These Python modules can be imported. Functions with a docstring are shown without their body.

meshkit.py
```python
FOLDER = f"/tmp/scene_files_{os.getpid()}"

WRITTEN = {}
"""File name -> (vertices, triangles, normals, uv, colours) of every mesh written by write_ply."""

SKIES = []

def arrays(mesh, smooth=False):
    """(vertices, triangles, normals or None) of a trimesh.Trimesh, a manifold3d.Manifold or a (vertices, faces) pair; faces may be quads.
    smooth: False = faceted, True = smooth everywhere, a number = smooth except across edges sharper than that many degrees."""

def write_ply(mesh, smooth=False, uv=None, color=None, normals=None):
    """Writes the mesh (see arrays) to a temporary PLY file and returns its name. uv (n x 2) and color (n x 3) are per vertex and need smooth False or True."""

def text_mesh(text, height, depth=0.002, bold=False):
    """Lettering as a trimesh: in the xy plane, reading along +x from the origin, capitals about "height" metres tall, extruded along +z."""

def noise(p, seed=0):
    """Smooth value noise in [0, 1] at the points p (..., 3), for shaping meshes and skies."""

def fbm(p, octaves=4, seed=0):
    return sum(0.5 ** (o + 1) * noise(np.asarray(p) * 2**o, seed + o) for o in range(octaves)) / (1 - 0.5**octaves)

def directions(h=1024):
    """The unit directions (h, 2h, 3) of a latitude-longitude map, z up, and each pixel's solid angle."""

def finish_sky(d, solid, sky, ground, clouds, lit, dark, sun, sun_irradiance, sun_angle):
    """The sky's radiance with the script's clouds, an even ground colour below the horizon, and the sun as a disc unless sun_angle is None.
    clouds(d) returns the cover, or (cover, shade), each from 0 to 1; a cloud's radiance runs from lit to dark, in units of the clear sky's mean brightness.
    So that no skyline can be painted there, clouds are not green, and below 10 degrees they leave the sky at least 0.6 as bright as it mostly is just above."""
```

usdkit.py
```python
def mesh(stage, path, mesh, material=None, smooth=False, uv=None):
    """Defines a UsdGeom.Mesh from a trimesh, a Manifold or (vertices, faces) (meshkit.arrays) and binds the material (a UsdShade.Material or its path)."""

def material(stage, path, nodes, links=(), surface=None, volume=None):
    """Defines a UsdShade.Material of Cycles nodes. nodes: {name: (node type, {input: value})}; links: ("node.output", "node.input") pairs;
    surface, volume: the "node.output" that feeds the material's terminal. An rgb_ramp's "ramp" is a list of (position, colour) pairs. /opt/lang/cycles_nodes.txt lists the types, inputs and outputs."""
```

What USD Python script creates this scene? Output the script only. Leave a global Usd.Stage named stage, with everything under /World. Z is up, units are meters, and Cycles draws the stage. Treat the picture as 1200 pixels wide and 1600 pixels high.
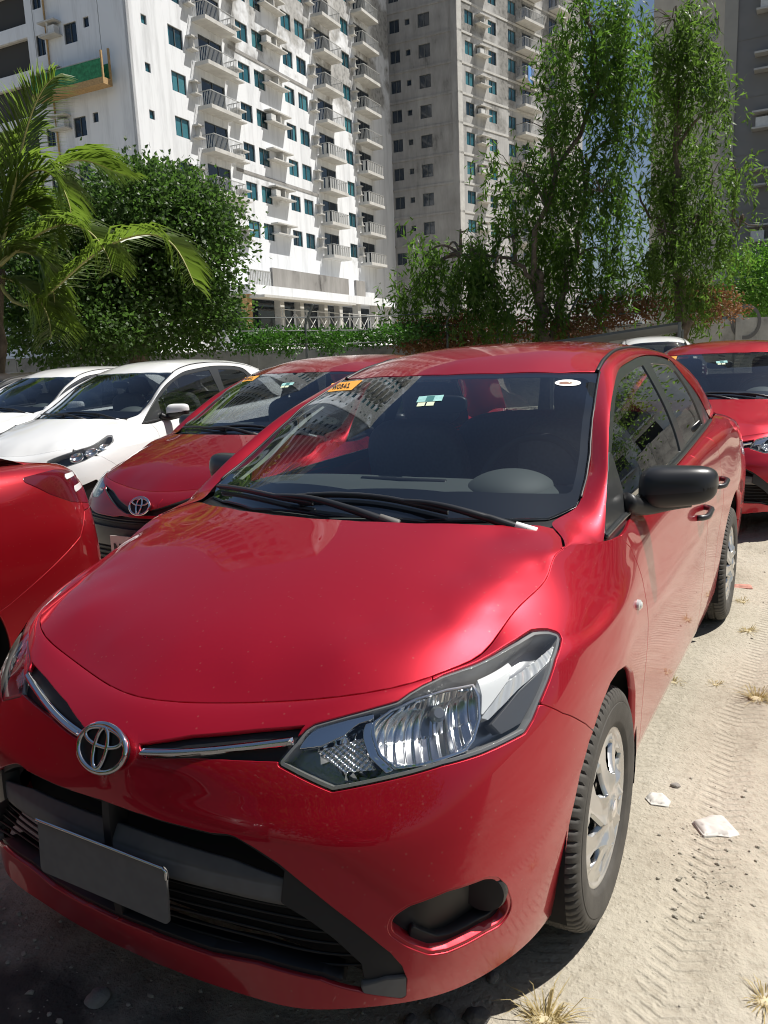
import math, random
import numpy as np, trimesh, shapely, usdkit, meshkit, mapbox_earcut
from shapely.geometry import Polygon, Point, box as sbox
from shapely import affinity
from scipy.interpolate import CubicSpline, RBFInterpolator
from pxr import Usd, UsdGeom, UsdLux, UsdShade, Gf, Sdf, Vt

stage = Usd.Stage.CreateInMemory()
UsdGeom.SetStageUpAxis(stage, "Z")
UsdGeom.Xform.Define(stage, "/World")
UsdGeom.Scope.Define(stage, "/World/Looks")

# ---------------------------------------------------------------- camera, sky, sun, exposure
CAM = np.array([1.2644, -1.8262, 1.4215]); YAW, PITCH, ROLL, FPX = .52355, .18937, -.0418, 1234.6
_f = np.array([-math.sin(YAW) * math.cos(PITCH), math.cos(YAW) * math.cos(PITCH), -math.sin(PITCH)])
_r = np.array([math.cos(YAW), math.sin(YAW), 0]); _u = np.cross(_r, _f)
AX = np.array([math.cos(ROLL) * _r + math.sin(ROLL) * _u, -math.sin(ROLL) * _r + math.cos(ROLL) * _u, _f])
cam = UsdGeom.Camera.Define(stage, "/World/camera")
cam.AddTransformOp().Set(Gf.Matrix4d(*AX[0], 0, *AX[1], 0, *(-AX[2]), 0, *CAM, 1))
cam.CreateHorizontalApertureAttr(36.0); cam.CreateFocalLengthAttr(36.0 * FPX / 1200)
cam.CreateExposureAttr(0.40)
SUN_EL, SUN_AZ = math.radians(60), math.radians(51)
SUN = np.array([math.cos(SUN_EL) * math.sin(SUN_AZ), math.cos(SUN_EL) * math.cos(SUN_AZ), math.sin(SUN_EL)])
sun = UsdLux.DistantLight.Define(stage, "/World/sun")
sun.CreateNormalizeAttr(True); sun.CreateIntensityAttr(1.25); sun.CreateAngleAttr(0.53); sun.CreateColorAttr(Gf.Vec3f(1.0, .965, .91))
sun.AddTransformOp().Set(Gf.Matrix4d().SetRotate(Gf.Rotation(Gf.Vec3d(0, 0, 1), Gf.Vec3d(*SUN))))
sky = UsdLux.DomeLight.Define(stage, "/World/sky")
sky_m = usdkit.material(stage, "/World/Looks/sky", {
    "s": ("sky_texture", {"sky_type": "single_scattering", "sun_disc": False, "sun_elevation": SUN_EL, "sun_rotation": SUN_AZ, "altitude": 50.0, "air_density": 1.0, "aerosol_density": 1.2, "ozone_density": 1.0}),
    "b": ("background_shader", {"strength": 0.05})}, [("s.color", "b.color")], surface="b.background")
UsdShade.MaterialBindingAPI.Apply(sky.GetPrim()).Bind(sky_m)


def at(px, py, d):
    """The point that a pixel of the 1200 x 1600 photograph shows at horizontal distance d."""
    k = (px - 600) / FPX * AX[0] - (py - 800) / FPX * AX[1] + AX[2]
    return CAM + k * d / math.hypot(k[0], k[1])


def at_ground(px, py, z=0.0):
    k = (px - 600) / FPX * AX[0] - (py - 800) / FPX * AX[1] + AX[2]
    return CAM + k * (z - CAM[2]) / k[2]

# ---------------------------------------------------------------- helpers
used = set()


def numbered(path):
    if path not in used:
        used.add(path); return path
    i = 1
    while f"{path}_{i:03d}" in used: i += 1
    used.add(f"{path}_{i:03d}"); return f"{path}_{i:03d}"


def tag(p, label=None, cat=None, group=None, kind=None):
    for k, v in (("label", label), ("category", cat), ("group", group), ("kind", kind)):
        if v: p.SetCustomDataByKey(k, v)
    return p


def thing(name, label, cat, loc=(0, 0, 0), rz=0.0, group=None, scale=None):
    x = UsdGeom.Xform.Define(stage, numbered("/World/" + name))
    x.AddTranslateOp().Set(Gf.Vec3d(*map(float, loc)))
    if rz: x.AddRotateZOp().Set(float(math.degrees(rz)))
    if scale: x.AddScaleOp().Set(Gf.Vec3f(*scale))
    return tag(x.GetPrim(), label, cat, group)


def copy_of(root, label, loc, rz=0.0, group=None, scale=None, rx=0.0):
    was = root.GetCustomData()
    name = root.GetName()
    x = UsdGeom.Xform.Define(stage, numbered("/World/" + name))
    x.GetPrim().GetReferences().AddInternalReference(root.GetPath())
    x.ClearXformOpOrder()
    ops = [x.AddTranslateOp(opSuffix="c")]; ops[0].Set(Gf.Vec3d(*map(float, loc)))
    o = x.AddRotateZOp(opSuffix="c"); o.Set(float(math.degrees(rz))); ops.append(o)
    if rx: o = x.AddRotateXOp(opSuffix="c"); o.Set(float(math.degrees(rx))); ops.append(o)
    if scale: o = x.AddScaleOp(opSuffix="c"); o.Set(Gf.Vec3f(*scale)); ops.append(o)
    x.SetXformOpOrder(ops)
    x.GetPrim().SetInstanceable(True)
    return tag(x.GetPrim(), label or was.get("label"), was.get("category"), group or was.get("group"))


def put(name, mesh, m, parent=None, smooth=False, **kw):
    """One Mesh prim. mesh: trimesh, (V, F), or (V, F, N) with normals."""
    path = numbered((str(parent.GetPath()) if parent else "/World") + "/" + name)
    if isinstance(mesh, tuple) and len(mesh) == 3:
        v, f, n = mesh
        p = UsdGeom.Mesh.Define(stage, path)
        p.CreatePointsAttr(Vt.Vec3fArray.FromNumpy(np.asarray(v, np.float32)))
        p.CreateFaceVertexCountsAttr(Vt.IntArray.FromNumpy(np.full(len(f), 3, np.int32)))
        p.CreateFaceVertexIndicesAttr(Vt.IntArray.FromNumpy(np.asarray(f, np.int32).ravel()))
        p.CreateSubdivisionSchemeAttr("none")
        p.CreateNormalsAttr(Vt.Vec3fArray.FromNumpy(np.asarray(n, np.float32))); p.SetNormalsInterpolation("vertex")
        UsdShade.MaterialBindingAPI.Apply(p.GetPrim()).Bind(m)
    else:
        p = usdkit.mesh(stage, path, mesh, m, smooth)
    return tag(p.GetPrim(), kw.get("label"), kw.get("cat"), kw.get("group"), kw.get("kind"))


class MB:
    """Collects simple solids into one mesh."""
    def __init__(self): self.V, self.F, self.n = [], [], 0
    def add(self, v, f):
        v = np.asarray(v, float); f = np.asarray(f, int)
        if f.shape[1] == 4: f = np.vstack([f[:, [0, 1, 2]], f[:, [0, 2, 3]]])
        self.V.append(v); self.F.append(f + self.n); self.n += len(v); return self
    def tm(self, m): return self.add(m.vertices, m.faces)
    def box(self, a, b, M=None):
        a, b = np.minimum(a, b), np.maximum(a, b)
        v = np.array([[x, y, z] for x in (a[0], b[0]) for y in (a[1], b[1]) for z in (a[2], b[2])], float)
        if M is not None: v = M(v)
        return self.add(v, [[0, 1, 3, 2], [4, 6, 7, 5], [0, 4, 5, 1], [2, 3, 7, 6], [0, 2, 6, 4], [1, 5, 7, 3]])
    def tube(self, pts, rad, sides=8, cap=True):
        p = np.asarray(pts, float); t = np.gradient(p, axis=0); t /= np.linalg.norm(t, axis=1, keepdims=True) + 1e-12
        ref = np.array([0, 0, 1.0]) if np.abs(t[:, 2]).max() < .95 else np.array([1.0, .1, 0])
        a = np.cross(t, ref); a /= np.linalg.norm(a, axis=1, keepdims=True) + 1e-12; b = np.cross(t, a)
        r = np.broadcast_to(rad, (len(p),)); g = np.arange(sides) * 2 * math.pi / sides
        v = p[:, None] + r[:, None, None] * (np.cos(g)[None, :, None] * a[:, None] + np.sin(g)[None, :, None] * b[:, None])
        i, j = np.meshgrid(np.arange(len(p) - 1), np.arange(sides), indexing="ij"); k = (j + 1) % sides
        q = np.stack([i * sides + j, i * sides + k, (i + 1) * sides + k, (i + 1) * sides + j], -1).reshape(-1, 4)
        f = np.vstack([q[:, [0, 1, 2]], q[:, [0, 2, 3]]])
        v = v.reshape(-1, 3)
        if cap:
            n = len(v); v = np.vstack([v, p[0], p[-1]]); o = np.arange(sides); e = (len(p) - 1) * sides
            f = np.vstack([f, np.stack([np.full(sides, n), (o + 1) % sides, o], 1), np.stack([np.full(sides, n + 1), e + o, e + (o + 1) % sides], 1)])
        return self.add(v, f)
    def get(self): return np.concatenate(self.V), np.concatenate(self.F)
    def put(self, name, m, parent=None, smooth=False, **kw): return put(name, self.get(), m, parent, smooth, **kw)


def mat(name, nodes, links, surface, volume=None):
    return usdkit.material(stage, "/World/Looks/" + name, nodes, links, surface=surface, volume=volume)


def plain(name, col, rough=.5, metal=0.0, coat=0.0, spec=.5, noise=0.0, nscale=6.0, bump=0.0, bscale=40.0, alpha=1.0):
    n = {"p": ("principled_bsdf", {"base_color": col, "roughness": rough, "metallic": metal, "coat_weight": coat, "specular_ior_level": spec, "alpha": alpha})}
    l = []
    if noise:
        n["g"] = ("geometry", {}); n["t"] = ("noise_texture", {"scale": nscale, "detail": 6.0, "roughness": .6})
        c = np.array(col)
        n["r"] = ("rgb_ramp", {"ramp": [(.25, tuple(c * (1 - noise))), (.5, tuple(c)), (.75, tuple(np.minimum(c * (1 + noise), .95)))]})
        l += [("g.position", "t.vector"), ("t.fac", "r.fac"), ("r.color", "p.base_color")]
    if bump:
        n["g2"] = ("geometry", {}); n["t2"] = ("noise_texture", {"scale": bscale, "detail": 5.0, "roughness": .6}); n["b"] = ("bump", {"strength": bump, "distance": .02})
        l += [("g2.position", "t2.vector"), ("t2.fac", "b.height"), ("b.normal", "p.normal")]
    return mat(name, n, l, "p.BSDF")


def pane(name, tint, glossy=(1, 1, 1), ior=1.5, extra=0.0):
    """A thin window pane: clear or tinted, with a mirror reflection that grows at grazing angles."""
    return mat(name, {"gm": ("geometry", {}), "io": ("math", {"math_type": "multiply_add", "value2": 1 / ior - ior, "value3": ior}), "f": ("fresnel", {}), "a": ("math", {"math_type": "multiply_add", "value2": 1.6, "value3": extra}), "c": ("clamp", {}), "t": ("transparent_bsdf", {"color": tint}), "g": ("glossy_bsdf", {"color": glossy, "roughness": .005}), "m": ("mix_closure", {})},
               [("gm.backfacing", "io.value1"), ("io.value", "f.IOR"), ("f.fac", "a.value1"), ("a.value", "c.value"), ("c.result", "m.fac"), ("t.BSDF", "m.closure1"), ("g.BSDF", "m.closure2")], "m.closure")
# ---------------------------------------------------------------- car body surfaces
def hermite_rows(V, t, q):
    """V (n,m,3) values at knots t (m), evaluated at q (n): modified-Akima cubic."""
    h = np.diff(t); d = np.diff(V, axis=1) / h[None, :, None]
    d0 = 2 * d[:, :1] - d[:, 1:2]; d00 = 2 * d0 - d[:, :1]
    d1 = 2 * d[:, -1:] - d[:, -2:-1]; d11 = 2 * d1 - d[:, -1:]
    e = np.concatenate([d00, d0, d, d1, d11], 1)
    w = np.abs(np.diff(e, axis=1)) + np.abs(e[:, 1:] + e[:, :-1]) / 2 + 1e-9
    w1, w2 = w[:, 2:], w[:, :-2]
    m = (w1 * e[:, 1:-2] + w2 * e[:, 2:-1]) / (w1 + w2)
    i = np.clip(np.searchsorted(t, q, "right") - 1, 0, len(t) - 2)
    r = np.arange(len(q)); u = ((q - t[i]) / h[i])[:, None]; hh = h[i][:, None]
    a, b, ma, mb = V[r, i], V[r, i + 1], m[r, i], m[r, i + 1]
    return (2*u**3 - 3*u**2 + 1) * a + (u**3 - 2*u**2 + u) * hh * ma + (-2*u**3 + 3*u**2) * b + (u**3 - u**2) * hh * mb


class Surf:
    def nrm(self, q, e=.002):
        q = np.asarray(q, float)
        du = self.ev(q + [e, 0]) - self.ev(q - [e, 0]); dv = self.ev(q + [0, e]) - self.ev(q - [0, e])
        n = np.cross(du, dv) * self.sign
        return n / np.maximum(np.linalg.norm(n, axis=1, keepdims=True), 1e-12)


class Belt(Surf):
    """Tensor-product spline through a net of points: rows bottom to top, columns from the nose round the side to the tail."""
    sign = 1.0
    def __init__(self, rows):
        P = np.array(rows, float)                      # (rows, cols, 3)
        self.t = np.r_[0, np.cumsum(np.linalg.norm(np.diff(P, axis=0), axis=2).mean(1))]
        self.s = np.r_[0, np.cumsum(np.linalg.norm(np.diff(P, axis=1), axis=2).mean(0))]
        M = P[:, 1:4][:, ::-1] * [-1, 1, 1]; E = P[:, -4:-1][:, ::-1] * [-1, 1, 1]
        s = np.r_[-self.s[1:4][::-1], self.s, 2 * self.s[-1] - self.s[-4:-1][::-1]]
        self.sp = CubicSpline(s, np.concatenate([M, P, E], 1).transpose(1, 0, 2), axis=0)
    def ev(self, q):
        q = np.asarray(q, float)
        return hermite_rows(self.sp(q[:, 0]), self.t, q[:, 1])


class Field(Surf):
    """A smooth sheet through points: coordinate k as a function of the other two."""
    def __init__(self, pts, axis, sign, sym=True, smooth=0.0):
        p = np.array(pts, float)
        if sym:
            m = p[p[:, 0] > 1e-6] * [-1, 1, 1]; p = np.vstack([p, m])
        self.axis, self.sign = axis, sign
        self.o = [i for i in range(3) if i != axis]
        self.f = RBFInterpolator(p[:, self.o], p[:, axis], kernel="thin_plate_spline", smoothing=smooth)
    def ev(self, q):
        q = np.asarray(q, float); r = np.empty((len(q), 3))
        r[:, self.o] = q; r[:, self.axis] = self.f(q)
        return r


class SideGlass(Surf):
    sign = 1.0
    def __init__(self, belt_pts):
        b = np.array(belt_pts); self.bx = CubicSpline(b[:, 1], b[:, 0]); self.bz = CubicSpline(b[:, 1], b[:, 2])
    def ev(self, q):
        q = np.asarray(q, float); Y, z = q[:, 0], q[:, 1]
        dz = z - self.bz(Y)
        return np.stack([self.bx(Y) - .25 * dz - .5 * dz * np.abs(dz), Y, z], 1)


ROWS = [
 [(0,-.815,.187),(.17,-.812,.188),(.32,-.800,.192),(.44,-.790,.208),(.535,-.745,.212),(.66,-.632,.203),(.735,-.50,.20),(.773,-.36,.20),(.785,-.12,.20),(.79,.08,.20),(.79,.22,.20),(.785,.55,.20),(.785,1.1,.20),(.785,1.6,.20),(.785,2.1,.20),(.785,2.5,.20),(.785,2.9,.20),(.765,3.2,.22),(.67,3.40,.23),(.4,3.50,.23),(0,3.53,.23)],
 [(0,-.840,.270),(.17,-.826,.267),(.32,-.803,.264),(.45,-.783,.267),(.545,-.745,.268),(.668,-.64,.268),(.747,-.505,.268),(.788,-.36,.268),(.80,-.12,.268),(.803,.08,.268),(.803,.22,.268),(.80,.55,.268),(.80,1.1,.268),(.80,1.6,.268),(.80,2.1,.268),(.803,2.5,.268),(.803,2.9,.27),(.78,3.2,.28),(.69,3.42,.29),(.4,3.53,.29),(0,3.56,.29)],
 [(0,-.850,.40),(.17,-.840,.40),(.33,-.818,.40),(.46,-.785,.40),(.565,-.735,.40),(.683,-.64,.40),(.763,-.505,.40),(.806,-.35,.40),(.82,-.12,.40),(.822,.08,.40),(.820,.22,.40),(.812,.55,.40),(.812,1.1,.40),(.812,1.6,.40),(.812,2.1,.40),(.82,2.5,.40),(.82,2.9,.41),(.80,3.2,.42),(.70,3.44,.43),(.4,3.56,.43),(0,3.59,.43)],
 [(0,-.846,.54),(.17,-.834,.54),(.325,-.810,.54),(.46,-.772,.54),(.565,-.72,.54),(.682,-.622,.54),(.765,-.49,.54),(.812,-.335,.54),(.832,-.12,.55),(.836,.08,.56),(.832,.22,.56),(.822,.55,.55),(.82,1.1,.55),(.82,1.6,.55),(.82,2.1,.56),(.835,2.5,.58),(.838,2.9,.58),(.81,3.2,.58),(.705,3.44,.58),(.4,3.57,.58),(0,3.60,.58)],
 [(0,-.834,.61),(.17,-.815,.61),(.32,-.785,.615),(.45,-.742,.62),(.55,-.685,.63),(.672,-.585,.645),(.752,-.455,.66),(.803,-.305,.67),(.831,-.11,.66),(.838,.08,.66),(.834,.22,.66),(.826,.55,.66),(.824,1.1,.67),(.824,1.6,.68),(.825,2.1,.69),(.838,2.5,.71),(.84,2.9,.72),(.81,3.2,.72),(.70,3.43,.72),(.4,3.56,.71),(0,3.59,.71)],
 [(0,-.814,.668),(.17,-.790,.68),(.32,-.738,.700),(.43,-.69,.715),(.525,-.635,.722),(.648,-.53,.735),(.728,-.40,.75),(.782,-.26,.765),(.813,-.095,.765),(.824,.07,.77),(.824,.21,.775),(.808,.55,.79),(.806,1.1,.82),(.806,1.6,.84),(.808,2.1,.86),(.816,2.5,.88),(.82,2.9,.89),(.78,3.2,.89),(.66,3.42,.88),(.4,3.54,.87),(0,3.57,.86)],
 [(0,-.772,.708),(.17,-.744,.716),(.32,-.696,.733),(.443,-.65,.750),(.54,-.592,.760),(.637,-.495,.775),(.705,-.38,.79),(.75,-.235,.808),(.785,-.085,.80),(.790,.06,.815),(.793,.21,.842),(.787,.55,.875),(.787,1.1,.92),(.787,1.6,.95),(.787,2.1,.967),(.795,2.5,.985),(.78,2.9,.995),(.745,3.2,.99),(.63,3.40,.97),(.38,3.50,.95),(0,3.53,.94)],
 [(0,-.720,.735),(.17,-.688,.740),(.32,-.646,.754),(.45,-.606,.773),(.545,-.545,.787),(.615,-.45,.80),(.65,-.355,.812),(.665,-.225,.858),(.69,-.07,.90),(.692,.05,.942),(.75,.22,.926),(.748,.55,.945),(.742,1.1,.968),(.73,1.6,.987),(.715,2.1,1.01),(.70,2.5,1.03),(.675,2.85,1.045),(.65,3.15,1.04),(.58,3.33,1.02),(.36,3.40,1.0),(0,3.42,.995)],
]
HOOD_EDGE = [(0,-.722,.735),(.10,-.706,.7365),(.17,-.690,.740),(.24,-.670,.745),(.30,-.652,.752),(.37,-.633,.760),(.42,-.617,.769),(.47,-.597,.777),(.51,-.573,.783),(.555,-.533,.79),(.595,-.472,.798),(.625,-.42,.805),(.645,-.365,.811),(.648,-.33,.82),(.655,-.265,.845),(.663,-.20,.866),(.680,-.124,.888),(.692,-.05,.908),(.697,.0,.925),(.690,.06,.944),(.668,.115,.957),(.635,.155,.970),(.60,.150,.977),(.55,.125,.981),(.45,.075,.985),(.30,.015,.990),(.15,-.022,.993),(0,-.035,.994)]
HOOD_IN = [(0,-.60,.806),(0,-.45,.866),(0,-.25,.930),(0,-.1,.974),(.2,-.60,.795),(.2,-.45,.860),(.2,-.25,.925),(.2,-.1,.969),(.4,-.53,.822),(.4,-.42,.856),(.4,-.25,.908),(.4,-.05,.961),(.52,-.47,.828),(.52,-.33,.868),(.52,-.15,.918),(.52,.05,.963),
           (.555,-.43,.833),(.585,-.36,.846),(.594,-.33,.852),(.603,-.25,.877),(.615,-.15,.904),(.630,-.05,.927),(.640,.03,.948),(.620,-.33,.838),(.630,-.25,.863),(.645,-.15,.891),(.660,-.05,.917)]
GLASS_EDGE = [(.655,.335,1.022),(.650,.375,1.042),(.643,.429,1.065),(.634,.48,1.092),(.625,.531,1.12),(.613,.58,1.15),(.602,.631,1.181),(.590,.687,1.212),(.580,.744,1.245),(.564,.822,1.278),(.547,.909,1.312),(.53,1.0,1.349)]
WIND_IN = [(0,.02,.987),(.3,.055,.985),(.5,.15,.985),(.62,.25,.99),(0,.87,1.359),(.2,.88,1.358),(.4,.935,1.354),(0,.45,1.19),(.3,.48,1.185),(.45,.55,1.185)]
ROOF_PTS = [(0,.87,1.359),(.2,.88,1.358),(.4,.935,1.354),(.53,1.0,1.349),(0,.95,1.395),(.3,.99,1.390),(.46,1.05,1.378),(.53,1.10,1.372),(0,1.1,1.436),(.3,1.15,1.433),(.45,1.22,1.417),(.525,1.25,1.402),(0,1.4,1.468),(.3,1.4,1.457),(.45,1.45,1.436),(.52,1.45,1.420),(0,1.8,1.475),(.3,1.8,1.464),(.45,1.8,1.443),(.52,1.8,1.423),(0,2.2,1.462),(.3,2.2,1.450),(.45,2.2,1.424),(.52,2.2,1.398),(0,2.55,1.42),(.3,2.55,1.408),(.45,2.50,1.385),(.52,2.5,1.352),(0,2.75,1.375),(.5,2.65,1.335)]
BELT_LINE = [(.765,-.1,.905),(.75,.22,.926),(.748,.55,.945),(.742,1.1,.968),(.73,1.6,.987),(.715,2.1,1.01),(.70,2.5,1.03),(.675,2.85,1.045),(.64,3.2,1.06)]
BODY = Belt(ROWS)
HE = [tuple(p) for p in BODY.ev(np.c_[np.r_[np.arange(0, 1.40, .05), 1.40], np.full(29, BODY.t[-1])])] + [p for p in HOOD_EDGE[18:]]
HOOD = Field(HE + HOOD_IN, 2, 1.0)
WIND = Field(GLASS_EDGE + WIND_IN, 2, 1.0)
ROOF = Field(ROOF_PTS, 2, 1.0)
SIDE = SideGlass(BELT_LINE)
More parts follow.
